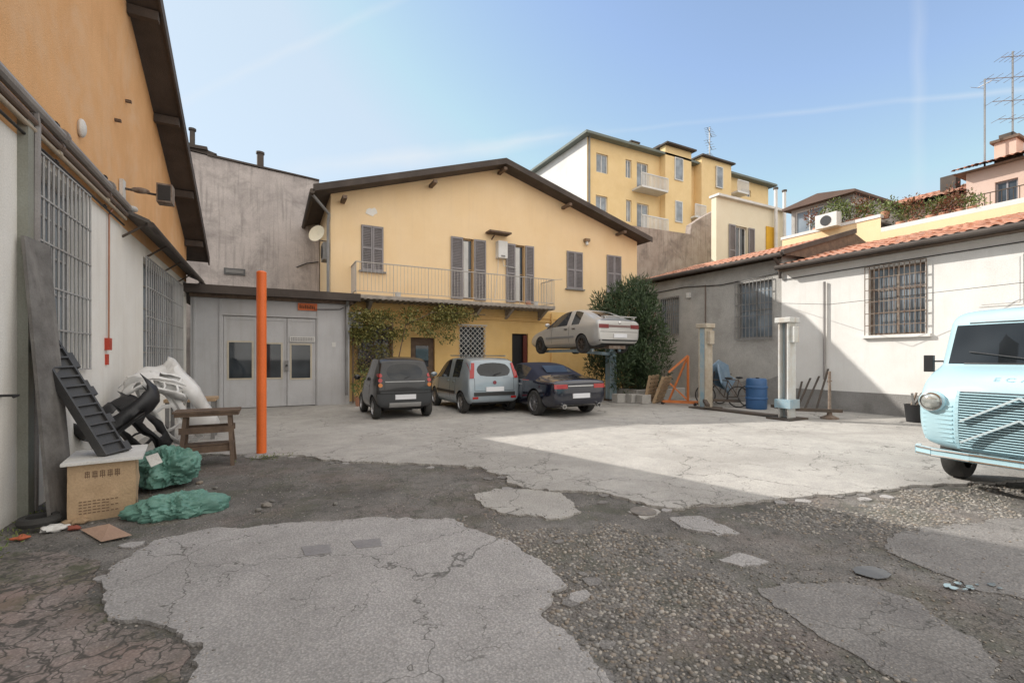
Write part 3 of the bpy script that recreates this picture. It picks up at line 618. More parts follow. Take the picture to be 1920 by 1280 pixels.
m=MB();wallgrid(m,'y',20.6,9.8,12.25,6.7,8.1,[(10.9,12.1,7.0,8.0)],.1,gryp);m.face([(20.6,9.8,6.7),(25,9.8,6.7),(25,9.8,8.1),(20.6,9.8,8.1)],gryp);m.obj('penthouse_wall',T)
m=MB();m.prism([(9.6,8.1),(12.5,8.1),(12.5,8.2),(11,8.45),(9.6,8.2)],'x',20.3,25.5,M('brown_eave',(.14,.09,.07)));m.obj('roof',T)
window(T,'y',20.66,10.9,12.1,7.0,8.0,white,gl2,2,1,.06)
m=MB();m.box((19.6,9.9,6.75),(19.96,10.7,7.3),white).cyl((19.58,10.3,7.02),(19.6,10.3,7.02),.2,blk,16);m.obj('air_conditioner',T)
T=thing('pink_house','pink plastered house with tiled roof and dark railing balcony','house',(25,5,0))
m=MB();wallgrid(m,'y',24,-4,7.5,0,8.7,[(6.1,6.7,7.1,8.1),(4.6,5.3,6.5,8.1)],.15,pink);m.face([(24,7.5,0),(32,7.5,0),(32,7.5,8.7),(24,7.5,8.7)],pink);m.obj('wall',T)
for a,b,c,d in((6.1,6.7,7.1,8.1),(4.6,5.3,6.5,8.1)): window(T,'y',24.1,a,b,c,d,shut,gl,2,1)
m=MB();m.prism([(23.6,8.7),(28,10.0),(32.4,8.7)],'y',-4.2,7.8,wood);tileroof(m,(23.5,-4.2,8.78),(0,1,0),(4.4,0,1.3),12,4.6,tile);rf=m.obj('roof',T)
m=MB();m.box((25,6.4,8.9),(25.8,7.0,9.9),pink).box((24.9,6.3,9.9),(25.9,7.1,10.0),wood).box((25.1,6.5,10.0),(25.7,6.9,10.2),iron_d);m.obj('chimney',T)
m=MB();m.box((22.9,3,6.5),(24,8.2,6.62),pink)
for i in range(36): y=3+i*.147;m.cyl((22.95,y,6.62),(22.95,y,7.5),.012,iron_d,4)
m.beam((22.95,3,7.5),(22.95,8.2,7.5),.04,.03,iron_d);m.obj('balcony',T)
T=thing('tiled_house','small house with brown tiled roof beyond the terrace','house',(26,9,0))
m=MB();m.box((24.5,7.55,0),(30,11,8.0),pink);m.obj('wall',T)
m=MB();m.prism([(24.0,8.0),(27.2,9.1),(30.4,8.0)],'y',7.5,11.3,wood);tileroof(m,(23.9,7.5,8.08),(0,1,0),(3.3,0,1.12),3.8,3.4,tile);m.obj('roof',T)
m=MB();m.box((25.2,8.2,8.4),(25.7,8.7,9.2),iron_d);m.obj('chimney',T)
antenna((24.6,7.15,8.5),3.9,'tall thin antenna mast on pink house roof',[(3.7,.5,2)],1.2)
antenna((25.4,6.6,9.9),3.5,'branched television antenna above brick chimney',[(3.3,.8,5),(2.5,1.8,7),(1.6,1.4,5),(.9,1.0,4)],-.6)
# ---------------------------------------------------------------- foliage
def leafmat(name,c,c2):
    m,nt,b=newmat(name);g=nt.nodes.new('ShaderNodeNewGeometry')
    nt.links.new(mixc(nt,g.outputs['Random Per Island'],c,c2),b.inputs['Base Color']);b.inputs['Roughness'].default_value=.6
    return m
lm=leafmat('oleander_leaves',(.020,.042,.015),(.065,.10,.038));lv=leafmat('vine_leaves',(.08,.10,.025),(.28,.24,.07));lt=leafmat('terrace_leaves',(.06,.11,.02),(.2,.22,.06));lr=leafmat('red_leaves',(.22,.05,.03),(.12,.1,.03))
def leaves(m,c,rad,n,ln,wd,mat,updir=.5):
    c=Vector(c)
    for _ in range(n):
        d=Vector((R.gauss(0,1),R.gauss(0,1),R.gauss(0,1))).normalized();r=R.random()**.4
        p=c+Vector((d.x*rad[0],d.y*rad[1],d.z*rad[2]))*r
        a=(d+Vector((R.uniform(-.8,.8),R.uniform(-.8,.8),R.uniform(-.3,1)*updir*2))).normalized();s=a.cross(Vector((R.gauss(0,1),R.gauss(0,1),R.gauss(0,1)))).normalized()
        L=ln*R.uniform(.6,1.2);W=wd*R.uniform(.7,1.2)
        m.add([p,p+a*L*.5+s*W*.5,p+a*L,p+a*L*.5-s*W*.5],[(0,1,2,3)],mat)
T=thing('oleander_shrub','large dark green oleander bush growing in stone planter','shrub',(12.0,13.3,0))
for i in range(7):
    m=MB();a=R.uniform(0,6.3);m.tube([(12.0+.15*math.cos(a),13.3+.15*math.sin(a),.3),(12.0+.5*math.cos(a),13.3+.5*math.sin(a),1.6),(12.0+1.0*math.cos(a),13.3+1.0*math.sin(a),3.2)],.035,wood,6);m.obj('stem',T)
m=MB()
for i in range(125):
    a=R.uniform(0,6.3);zz=R.uniform(.5,4.2);rr=(1.25 if zz<2.9 else 1.25*math.sqrt(max(0,1-((zz-2.9)/1.7)**2)))*R.uniform(.25,1.08)
    leaves(m,(12.0+rr*math.cos(a),13.3+rr*math.sin(a),zz),(.34,.34,.5),150,.22,.042,lm,1.1)
m.obj('crown',T,recalc=False)
m=MB();m.box((11.2,12.0,0),(13.6,12.15,.42),gryp).box((11.2,12.15,0),(11.35,14.2,.42),gryp).box((13.5,12.15,0),(13.65,14.2,.42),gryp).box((11.35,12.15,0),(13.5,14.2,.33),M('soil',(.06,.045,.03)));m.obj('planter',T,bevel=.02)
T=thing('climbing_vine','leafy yellow-green vine hanging under the balcony','vine',(4.5,16.3,2.5))
m=MB();m.tube([(3.9,16.2,.0),(3.95,16.1,1.5),(4.2,16.1,2.7),(5.2,16.1,3.2),(7.3,16.1,3.2)],.02,wood,6)
m.obj('stem',T)
m=MB()
for i in range(130):
    x=2.5+R.random()**1.7*4.3;zz=3.35-R.random()*(.95 if x<5.5 else .35)-(0.25 if x<4.2 else 0);leaves(m,(x,16.1+R.uniform(-.2,.3),zz),(.28,.22,.18),38,.09,.065,lv,-.2)
for i in range(22): leaves(m,(5.2+R.uniform(0,.9),16.1,2.95-R.random()*.8),(.18,.18,.2),28,.08,.055,lv,-.3)
for i in range(34): leaves(m,(2.6+R.random()*1.2,16.25,R.uniform(.8,2.7)),(.2,.1,.25),26,.08,.055,lv)
m.obj('foliage',T,recalc=False)
for k in range(13):
    v=6.1+k*.42+R.uniform(-.1,.1);zt=6.35 if v<8.6 else 6.85;h=R.uniform(.3,1.0);red=R.random()<.25
    T=thing('potted_plant','green terrace shrub in clay pot on roof parapet' if not red else 'reddish terrace shrub in clay pot on roof parapet','potted plant',(20.35,v,zt),group='plants along the roof terrace')
    m=MB();m.lathe((20.35,v,zt-.1),(0,0,1),[(.01,0),(.11,0),(.15,.25),(.01,.25)],tile,12);m.obj('pot',T,smooth=True)
    m=MB()
    for i in range(7): leaves(m,(20.35+R.uniform(-.2,.2),v+R.uniform(-.28,.28),zt+.15+h*R.uniform(.1,.85)),(.25,.25,.25),42,.12,.05,lr if red else lt)
    m.tube([(20.35,v,zt+.1),(20.38,v+.05,zt+.1+h*.7)],.012,wood,5);m.obj('foliage',T,recalc=False)
# ---------------------------------------------------------------- cars
GLS=glass('car_glass',(.010,.012,.014),.02,.5)
chrome=M('chrome',(.7,.7,.7),rough=.15,metal=1,bump=0)
alloy=M('alloy_rim',(.45,.45,.46),(.35,.35,.36),rough=.3,metal=.8,bump=0)
redl=M('red_tail_lens',(.40,.012,.012),(.30,.01,.01),rough=.15,bump=0,coat=.5)
redd=M('dull_red_lens',(.20,.02,.02),(.14,.015,.015),rough=.3,bump=0)
amb=M('amber_lens',(.6,.2,.03),rough=.2,bump=0)
plate=M('white_plate',(.72,.73,.76),(.66,.67,.7),rough=.5,bump=0)
def st(y,zb,zm,zbt,zr,w,wbt,wr,dyb=0,dyr=0):
    return [(w-.14,y,zb),(w-.03,y,zb+.1),(w,y,zm),(wbt,y+dyb,zbt),(wr,y+dyr,zr-.05),(wr*.76,y+dyr,zr)]
def splitparts(src,parent,names,isl):
    me=src;mats=list(me.materials);out=[]
    for mi,mt in enumerate(mats):
        bm=bmesh.new();bm.from_mesh(me)
        bmesh.ops.delete(bm,geom=[f for f in bm.faces if f.material_index!=mi],context='FACES')
        if not bm.faces: bm.free();continue
        groups=[];bm.faces.index_update()
        if mt.name in isl:
            left=set(bm.faces)
            while left:
                q=[left.pop()];g=set(q)
                while q:
                    f=q.pop()
                    for e in f.edges:
                        for h in e.link_faces:
                            if h in left: left.discard(h);g.add(h);q.append(h)
                groups.append([f.index for f in g])
        else: groups=[[f.index for f in bm.faces]]
        for g in groups:
            b2=bm.copy();b2.faces.ensure_lookup_table();gs=set(g)
            bmesh.ops.delete(b2,geom=[f for f in b2.faces if f.index not in gs],context='FACES')
            if len(b2.faces)<3 and mt.name in isl: b2.free();continue
            m2=bpy.data.meshes.new(names.get(mt.name,'body'));b2.to_mesh(m2);b2.free()
            m2.materials.append(mt)
            for p in m2.polygons:p.material_index=0
            m2.shade_smooth();o=bpy.data.objects.new(m2.name,m2);COL.objects.link(o);o.parent=parent;o['_o']=parent['_o'];out.append(o)
        bm.free()
    return out
def shell(mats,verts,faces,fm,cutters,sublev=2,creases=()):
    me=bpy.data.meshes.new('tmp');me.from_pydata(verts,[],faces)
    for m in mats: me.materials.append(m)
    me.polygons.foreach_set('material_index',fm)
    bm=bmesh.new();bm.from_mesh(me);bmesh.ops.recalc_face_normals(bm,faces=bm.faces)
    if creases:
        ly=bm.edges.layers.float.get('crease_edge') or bm.edges.layers.float.new('crease_edge');cs={tuple(sorted(c[:2])):c[2] for c in creases}
        for e in bm.edges:
            k=tuple(sorted((e.verts[0].index,e.verts[1].index)))
            if k in cs:e[ly]=cs[k]
    bm.to_mesh(me);bm.free()
    o=bpy.data.objects.new('tmp',me);COL.objects.link(o)
    s=o.modifiers.new('s','SUBSURF');s.levels=s.render_levels=sublev
    tmp=[]
    if cutters:
        c=MB()
        for p0,p1,r in cutters: c.cyl(p0,p1,r,mats[0],32)
        co=c.obj('cut');tmp.append(co);b=o.modifiers.new('b','BOOLEAN');b.object=co;b.operation='DIFFERENCE';b.solver='EXACT'
    bpy.context.view_layer.update();dg=bpy.context.evaluated_depsgraph_get()
    res=bpy.data.meshes.new_from_object(o.evaluated_get(dg))
    for t in tmp+[o]: bpy.data.objects.remove(t)
    bv=BVHTree.FromPolygons([v.co.copy() for v in res.vertices],[list(p.vertices) for p in res.polygons])
    return res,bv
def stick(bv,pts,faces,mat,name,parent,d=(0,1,0),start=-3,off=.012,label=None,thick=.02):
    d=Vector(d);m=MB();top=[];bot=[]
    for a,b in pts:
        o=Vector((a,start,b)) if abs(d.y)>.5 else Vector((start,a,b))
        h=bv.ray_cast(o,d)
        p=h[0] if h[0] else (o+d*(abs(start)))
        top.append(p-d*off);bot.append(p+d*thick)
    m.add(top,faces,mat);m.add(bot,faces,mat)
    ec={}
    for f in faces:
        for i in range(len(f)):
            k=tuple(sorted((f[i],f[(i+1)%len(f)])));ec[k]=ec.get(k,0)+1
    for (i,j),k in ec.items():
        if k==1: m.add([top[i],top[j],bot[j],bot[i]],[(0,1,2,3)],mat)
    return m.obj(name,parent,local=True,smooth=True,label=label)
def gridpts(a0,a1,b0,b1,n=5,k=5,skew=0):
    P=[(a0+(a1-a0)*i/n+skew*j/k,b0+(b1-b0)*j/k) for j in range(k+1) for i in range(n+1)]
    Fs=[(j*(n+1)+i,j*(n+1)+i+1,(j+1)*(n+1)+i+1,(j+1)*(n+1)+i) for j in range(k) for i in range(n)]
    return P,Fs
def disc(c,r,n=16,k=3,ey=1):
    P=[c];Fs=[]
    for j in range(1,k+1):
        for i in range(n): P.append((c[0]+r*j/k*math.cos(2*math.pi*i/n),c[1]+ey*r*j/k*math.sin(2*math.pi*i/n)))
    for i in range(n):
        Fs.append((0,1+i,1+(i+1)%n))
        for j in range(k-1): Fs.append((1+j*n+i,1+(j+1)*n+i,1+(j+1)*n+(i+1)%n,1+j*n+(i+1)%n))
    return P,Fs
seam=M('dark_panel_seam',(.015,.015,.015),rough=.7,bump=0)
def trims(bv,C,rear,sides,handles,hm):
    for x0,x1,z0,z1 in rear:
        P_,F_=gridpts(x0,x1,z0,z1,max(1,int(abs(x1-x0)/.08)),max(1,int(abs(z1-z0)/.08)));stick(bv,P_,F_,seam,'shut_line',C,off=.003,thick=.01)
    for s in(1,-1):
        for y0,y1,z0,z1,mt,nm in sides:
            P_,F_=gridpts(y0,y1,z0,z1,max(1,int(abs(y1-y0)/.08)),max(1,int(abs(z1-z0)/.08)));stick(bv,P_,F_,mt,nm,C,(s,0,0),-3*s,off=.003 if mt is seam else .015,thick=.01)
        for y,z in handles:
            P_,F_=gridpts(y,y+.15,z,z+.025,2,1);stick(bv,P_,F_,hm,'door_handle',C,(s,0,0),-3*s,off=.03,thick=.01)
def wheel(parent,x,y,r,w=.19,spokes=5,rimmat=alloy,sx=None):
    s=1 if x>0 else -1;W=sub('wheel',parent)
    m=MB();m.lathe((x-s*w,y,r),(s,0,0),[(r*.62,0),(r*.93,0),(r,.03),(r,w-.03),(r*.93,w),(r*.64,w),(r*.62,w-.02)],rub,32);m.obj('tyre',W,local=True,smooth=True)
    m=MB();m.lathe((x-s*w,y,r),(s,0,0),[(r*.66,w-.01),(r*.62,w-.005),(r*.58,w-.05),(r*.56,.05),(.01,.05)],rimmat,32)
    m.lathe((x-s*w,y,r),(s,0,0),[(r*.16,w-.06),(r*.15,w-.01),(.005,w-.005)],rimmat,16)
    for i in range(spokes):
        t=2*math.pi*i/spokes;q=Vector((0,math.cos(t),math.sin(t)))
        c=Vector((x-s*.035,y,r));m.beam(c+q*r*.1,c+q*r*.62,.05 if spokes<8 else .03,.03,rimmat,up=(1,0,0))
    m.obj('rim',W,local=True,smooth=True);return W
def car(name,label,loc,rot,S,sideg,topg,capg,paint,trim,wheels,trimrows=2,topmat=None,topmat_iv=(),box=.5):
    C=thing(name,label,'car',loc,rot,group='cars parked in the yard')
    mats=[blk,paint,trim,GLS]+([topmat] if topmat else [])
    V=[];Fc=[];fm=[];NS=len(S)
    for s in S:
        Rr=[(x,y,z) for x,y,z in s];Lr=[(-x,y,z) for x,y,z in s]
        r0=(s[0][0]*.7,s[0][1],s[0][2]);l0=(-s[0][0]*.7,s[0][1],s[0][2])
        V+= [r0]+Rr+Lr[::-1]+[l0]
    for i in range(NS-1):
        for k in range(14):
            a=i*14+k;b=i*14+(k+1)%14;Fc.append((a,b,b+14,a+14))
            m=1
            if k in(0,12,13): m=0
            elif k in(1,11): m=2
            elif k in(4,8) and i in sideg: m=3
            elif k in(6,) and i in topg: m=3
            if k in(5,6,7) and i in topmat_iv: m=4
            if k in(4,8) and i in topmat_iv and i not in sideg: m=4
            fm.append(m)
    cre=[]
    for end in(0,NS-1):
        o=end*14;rows=[]
        for r in range(5):
            Rv=o+1+r;Lv=o+12-r
            if r==0: rv=o;lv=o+13
            else:
                x,y,z=V[Rv];e=-.03 if end==0 else .04;fx=.83 if r>=3 else .78
                V.append((x*fx,y+e,z));rv=len(V)-1;V.append((-x*fx,y+e,z));lv=len(V)-1
            rows.append((Lv,lv,rv,Rv))
        for r in range(4):
            for q in range(3):
                Fc.append((rows[r][q],rows[r][q+1],rows[r+1][q+1],rows[r+1][q]))
                mm=2 if r<trimrows[0 if end==0 else 1] else 1
                if end==0 and capg and r==3 and q==1: mm=3
                fm.append(mm)
        R5=o+6;L5=o+7;Fc+=[(rows[4][1],rows[4][2],R5,L5),(rows[4][2],rows[4][3],R5),(rows[4][0],rows[4][1],L5)];fm+=[1,1,1]
        for r in range(4):
            cre+= [(rows[r][0],rows[r+1][0],box),(rows[r][3],rows[r+1][3],box)]
        cre+=[(rows[3][1],rows[3][2],.85),(rows[4][1],rows[4][2],.85)]
        if capg and end==0: cre+=[(rows[3][1],rows[4][1],.9),(rows[3][2],rows[4][2],.9),(L5,R5,.5),(rows[4][0],L5,.4),(rows[4][3],R5,.4)]
    for i in range(NS-1):
        for k in(4,9): cre.append((i*14+k,(i+1)*14+k,.75))
        for k in(5,8): cre.append((i*14+k,(i+1)*14+k,.55))
    cut=[]
    for y,r,hw in wheels:
        for s in(1,-1): cut.append(((s*(hw-.26),y,r),(s*(hw+.3),y,r),r*1.14))
    me,bv=shell(mats,V,Fc,fm,cut,2,cre)
    splitparts(me,C,{blk.name:'underbody',paint.name:'body',trim.name:'bumper',GLS.name:'window',(topmat.name if topmat else '-'):'soft_top'},{GLS.name})
    return C,bv
def paintm(name,c,metal=.3,rough=.28,coat=.8,spec=.5):
    return M(name,c,tuple(x*.92 for x in c),rough=rough,metal=metal,bump=0,coat=coat,spec=spec)
silt=M('silver_trim',(.4,.4,.4),rough=.4,metal=.5,bump=0)
p=paintm('black_car_paint',(.010,.010,.011),0,.3,.6,.4);tr=M('dark_grey_bumper',(.045,.048,.052),rough=.35,bump=.05)
S=[st(.04,.3,.62,.96,1.47,.71,.68,.57,.0,.20),st(.3,.2,.6,.98,1.54,.765,.71,.58,0,.08),st(.42,.2,.6,1.0,1.555,.77,.715,.585),st(1.0,.18,.55,.97,1.58,.77,.72,.59),st(1.5,.18,.55,.95,1.55,.77,.71,.57),st(2.05,.2,.52,.90,.97,.76,.68,.60),st(2.4,.25,.45,.74,.80,.68,.6,.5)]
C,bv=car('parked_car','small black two-seat city car with tinted rear window',(2.98,11.4,0),0,S,{2,3,4},{4},True,p,tr,[(.42,.29,.77),(2.1,.29,.77)],(2,2))
for x in(.70,-.70):
    for y in(.42,2.1): wheel(C,x+(.04 if x>0 else -.04),y,.285,.17,6)
for s in(1,-1):
    for z in(1.10,.98,.86): P_,F_=disc((s*.62,z),.052);stick(bv,P_,F_,redl if z>.9 else amb,'tail_light',C)
    m=MB();m.ell((s*.86,1.95,1.0),(.09,.05,.075),p,12,8);m.obj('mirror',C,local=True,smooth=True)
P_,F_=gridpts(-.26,.26,.5,.62);stick(bv,P_,F_,plate,'licence_plate',C,off=.025)
P_,F_=gridpts(-.4,.4,.30,.42);stick(bv,P_,F_,silt,'bumper_insert',C)
P_,F_=gridpts(-.62,.62,.66,.70,12,2);stick(bv,P_,F_,tr,'bumper_strip',C,off=.03)
P_,F_=gridpts(-.5,.5,.935,.955,12,1);stick(bv,P_,F_,silt,'trim_strip',C,off=.012)
trims(bv,C,[(-.52,-.51,.72,.93),(.51,.52,.72,.93)],[(.78,.79,.35,.95,seam,'door_seam'),(1.75,1.76,.35,.9,seam,'door_seam')],[(.95,.80)],silt)
m=MB();m.beam((-.02,.03,1.02),(.25,.1,1.12),.015,.015,blk);m.obj('wiper',C,local=True)
p=paintm('blue_grey_car_paint',(.30,.35,.39),.3,.3);tr=M('blue_grey_bumper',(.28,.33,.37),rough=.35,bump=0,coat=.4)
S=[st(.04,.32,.62,1.0,1.48,.78,.765,.63,.03,.17),st(.35,.22,.6,1.0,1.54,.82,.785,.65,0,.06),st(.62,.2,.6,.99,1.555,.825,.785,.655),st(1.35,.2,.58,.98,1.57,.825,.785,.66),st(1.45,.2,.58,.98,1.57,.825,.785,.66),st(2.15,.2,.58,.96,1.53,.825,.78,.65),st(2.85,.2,.56,.94,1.0,.82,.76,.68),st(3.45,.22,.5,.82,.88,.78,.70,.6),st(3.62,.28,.45,.66,.72,.70,.62,.52)]
C,bv=car('parked_car','light blue-grey compact hatchback with tall red tail lights',(5.45,11.35,0),0,S,{2,4,5},{5},True,p,tr,[(.58,.3,.825),(2.9,.3,.825)],(1,1),box=.7)
for x in(.8,-.8):
    for y in(.58,2.9): wheel(C,x+(.01 if x>0 else -.01),y,.295,.18,7)
for s in(1,-1):
    P_,F_=gridpts(s*.615,s*.735,.98,1.40,3,8,-s*.06);stick(bv,P_,F_,redl,'tail_light',C,off=.02)
    P_,F_=gridpts(s*.5,s*.66,.42,.48,4,2);stick(bv,P_,F_,redl,'reflector',C)
    m=MB();m.ell((s*.93,2.5,1.03),(.11,.06,.075),p,12,8);m.obj('mirror',C,local=True,smooth=True)
    m=MB();m.beam((s*.56,.5,1.6),(s*.56,2.0,1.61),.03,.03,p);m.obj('roof_rail',C,local=True)
P_,F_=gridpts(-.27,.27,.62,.74);stick(bv,P_,F_,plate,'licence_plate',C,off=.03)
bst=M('black_strip',(.03,.03,.03),rough=.5)
P_,F_=gridpts(-.62,.62,.50,.60,12,2);stick(bv,P_,F_,bst,'bumper_strip',C,off=.02)
P_,F_=disc((0,.86),.05);stick(bv,P_,F_,M('dark_red_badge',(.22,.02,.03),rough=.2,bump=0),'badge',C,off=.02)
trims(bv,C,[(-.60,-.592,.64,.98),(.592,.60,.64,.98),(-.59,.59,.632,.64)],[(1.0,2.6,.52,.60,bst,'side_strip'),(1.42,1.43,.35,.97,seam,'door_seam'),(2.45,2.46,.35,.95,seam,'door_seam'),(.98,.99,.6,.97,seam,'door_seam')],[(1.08,.86),(1.55,.86)],p)
m=MB();m.beam((-.02,.0,1.08),(.3,.12,1.14),.018,.015,blk);m.obj('wiper',C,local=True)
p=paintm('navy_car_paint',(.006,.008,.020),0,.15,.9);tr=M('navy_bumper',(.007,.009,.021),rough=.2,metal=0,bump=0,coat=.8)
fab=M('navy_fabric_roof',(.012,.016,.038),rough=.9,bump=.1,bsc=200)
S=[st(.04,.30,.62,.90,.97,.82,.82,.76,.02,.05),st(.4,.22,.6,.93,1.02,.91,.87,.78),st(.85,.22,.6,.93,1.03,.93,.88,.76),st(1.5,.2,.6,.93,1.33,.93,.88,.62),st(2.0,.2,.6,.92,1.42,.93,.87,.62),st(2.55,.2,.6,.91,1.42,.93,.87,.62),st(3.2,.2,.6,.90,.98,.93,.86,.76),st(4.2,.2,.55,.80,.87,.91,.80,.7),st(4.66,.26,.48,.62,.68,.80,.7,.6)]
C,bv=car('parked_car','glossy navy convertible with closed fabric roof and alloy wheels',(7.12,9.65,0),0,S,{3,4,5},{5},False,p,tr,[(.9,.34,.93),(3.75,.34,.93)],(2,1),topmat=fab,topmat_iv=(2,3,4),box=.35)
for x in(.91,-.91):
    for y in(.9,3.75): wheel(C,x+(.01 if x>0 else -.01),y,.335,.22,10)
for s in(1,-1):
    P_,F_=gridpts(s*.42,s*.80,.75,.86,10,4);stick(bv,P_,F_,redl,'tail_light',C,off=.012)
    m=MB();m.lathe((s*.55,-.04,.30),(0,-1,0),[(.05,-.1),(.06,0),(.045,.0),(.04,-.1)],chrome,14);m.obj('exhaust_pipe',C,local=True)
    m=MB();m.ell((s*1.0,2.9,1.0),(.11,.06,.07),p,12,8);m.obj('mirror',C,local=True,smooth=True)
P_,F_=gridpts(-.27,.27,.50,.62);stick(bv,P_,F_,plate,'licence_plate',C,off=.03)
P_,F_=gridpts(-.4,.4,.805,.825,10,1);stick(bv,P_,F_,chrome,'trim_strip',C,off=.012)
P_,F_=gridpts(-.7,.7,.30,.33,14,1);stick(bv,P_,F_,chrome,'trim_strip',C,off=.02)
trims(bv,C,[],[(1.5,1.51,.4,.9,seam,'door_seam'),(1.2,3.3,.925,.94,chrome,'waist_strip')],[(1.65,.80)],chrome)
m=MB();m.add([(-.42,1.02,1.14),(.42,1.02,1.14),(.36,1.38,1.325),(-.36,1.38,1.325)],[(0,1,2,3)],GLS);m.obj('rear_window',C,local=True)
p=paintm('silver_car_paint',(.52,.51,.49),.35,.38,.5);tr=M('silver_bumper',(.45,.44,.42),rough=.45,metal=.2,bump=0)
S=[st(.03,.30,.62,.92,1.04,.80,.82,.76,.02,.03),st(.2,.24,.6,.94,1.09,.86,.83,.76),st(.35,.22,.6,.94,1.10,.87,.835,.74),st(1.05,.2,.58,.94,1.42,.875,.83,.60),st(1.5,.2,.58,.93,1.48,.875,.83,.60),st(1.58,.2,.58,.93,1.48,.875,.83,.60),st(2.3,.2,.58,.92,1.46,.875,.82,.59),st(3.0,.2,.56,.90,.97,.87,.80,.72),st(3.9,.2,.5,.76,.83,.84,.74,.62),st(4.22,.28,.45,.62,.68,.74,.68,.52)]
C,bv=car('parked_car','dusty silver sedan raised high on a workshop lift',(9.55,10.95,1.68),0,S,{3,5,6},{2,6},False,p,tr,[(.85,.3,.875),(3.4,.3,.875)],(1,1),box=.45)
for x in(.85,-.85):
    for y in(.85,3.4): wheel(C,x+(.01 if x>0 else -.01),y,.30,.18,8,iron_d)
for s in(1,-1):
    P_,F_=gridpts(s*.44,s*.79,.77,.89,8,4);stick(bv,P_,F_,redd,'tail_light',C,off=.015)
    m=MB();m.ell((s*.95,2.7,1.0),(.1,.06,.07),p,12,8);m.obj('mirror',C,local=True,smooth=True)
P_,F_=gridpts(-.42,.42,.80,.87,8,3);stick(bv,P_,F_,M('dark_tail_panel',(.20,.13,.12),rough=.3,bump=0),'tail_panel',C,off=.010)
P_,F_=gridpts(-.26,.26,.48,.60);stick(bv,P_,F_,plate,'licence_plate',C,off=.03)
P_,F_=disc((0,.95),.045);stick(bv,P_,F_,chrome,'badge',C,off=.02)
P_,F_=gridpts(-.76,.76,.38,.42,12,1);stick(bv,P_,F_,blk,'bumper_strip',C,off=.02)
trims(bv,C,[(-.76,.76,.655,.665)],[(1.25,2.95,.52,.58,M('grey_strip',(.25,.25,.25),rough=.5,bump=0),'side_strip'),(1.54,1.55,.3,.92,seam,'door_seam'),(2.6,2.61,.3,.9,seam,'door_seam')],[(1.2,.80),(1.65,.80)],blk)
m=MB();m.box((-.66,-.02,1.12),(.66,.12,1.145),p).box((-.6,.0,1.06),(-.55,.1,1.12),p).box((.55,.0,1.06),(.6,.1,1.12),p);m.obj('spoiler',C,local=True,bevel=.008)
m=MB();m.cyl((0,.3,.2),(0,2.6,.2),.04,rust,8);m.box((-.3,.15,.14),(.35,.4,.24),rust);m.obj('exhaust_pipe',C,local=True)
# ---------------------------------------------------------------- vehicle lifts
blue=M('blue_lift_paint',(.24,.38,.47),(.38,.46,.49),rough=.5,sc=5,stain=.5,stainc=(.42,.39,.34),streak=.5,streakc=(.34,.26,.19))
beig=M('beige_lift_paint',(.52,.47,.38),(.42,.36,.28),rough=.6,sc=5,stain=.4,stainc=(.26,.18,.12),streak=.5,streakc=(.27,.15,.08))
pale=M('pale_lift_paint',(.60,.62,.62),(.54,.52,.47),rough=.55,sc=4,streak=.5,streakc=(.36,.24,.15))
def liftpost(T,u,v,h,ma,mb_,d):
    m=MB();m.box((u-.16,v-.13,.04),(u+.16,v-.09,h),ma).box((u-.16,v+.09,.04),(u+.16,v+.13,h),ma).box((u-.02 if d>0 else u-.14,v-.09,.04),(u+.14 if d>0 else u+.02,v+.09,h),mb_)
    m.box((u-.4,v-.3,0),(u+.4,v+.3,.04),iron_d);
    P=m.obj('post',T,bevel=.006)
    m=MB();m.box((u-.2,v-.2,h),(u+.2,v+.2,h+.13),ma);m.box((u-.1,v-.25,h-.5),(u+.1,v-.13,h-.1),ma);m.obj('motor_housing',T,bevel=.015)
    m=MB();m.cyl((u-.05*d,v,.1),(u-.05*d,v,h),.025,zinc,8);m.obj('screw',T)
    return P
def arms(T,L):
    for a,b,w_,h_,mt in L:
        m=MB();m.beam(a,b,w_,h_,mt);m.obj('arm',T)
T=thing('vehicle_lift','two-post workshop car lift with rusty beige and blue columns','vehicle lift',(11.6,8.3,0))
liftpost(T,11.75,9.6,2.45,beig,blue,-1);liftpost(T,11.5,6.95,2.42,pale,blue,1)
m=MB();m.box((11.4,7.2,.0),(11.8,9.35,.05),iron_d);m.obj('base_plate',T)
m=MB();m.box((11.3,6.75,.28),(11.7,7.15,.5),blue);m.obj('carriage',T)
arms(T,[((11.5,6.95,.25),(12.7,6.3,.2),.1,.08,iron_d),((11.5,6.95,.25),(12.4,7.9,.2),.1,.08,iron_d),((11.75,9.6,.25),(12.8,9.2,.2),.1,.08,iron_d),((11.7,9.6,.25),(11.0,8.9,.18),.1,.08,iron_d)])
T=thing('vehicle_lift','two-post workshop car lift with blue column holding silver sedan','vehicle lift',(11.1,13.8,0))
liftpost(T,11.0,13.1,2.4,blue,blue,-1)
arms(T,[((11.0,13.1,1.70),(10.2,11.7,1.78),.1,.08,blue),((11.0,13.1,1.70),(10.2,14.3,1.78),.1,.08,blue),((11.0,13.1,1.66),(9.0,12.3,1.76),.14,.1,blue),((9.0,11.6,1.78),(9.0,14.7,1.78),.1,.1,blue)])
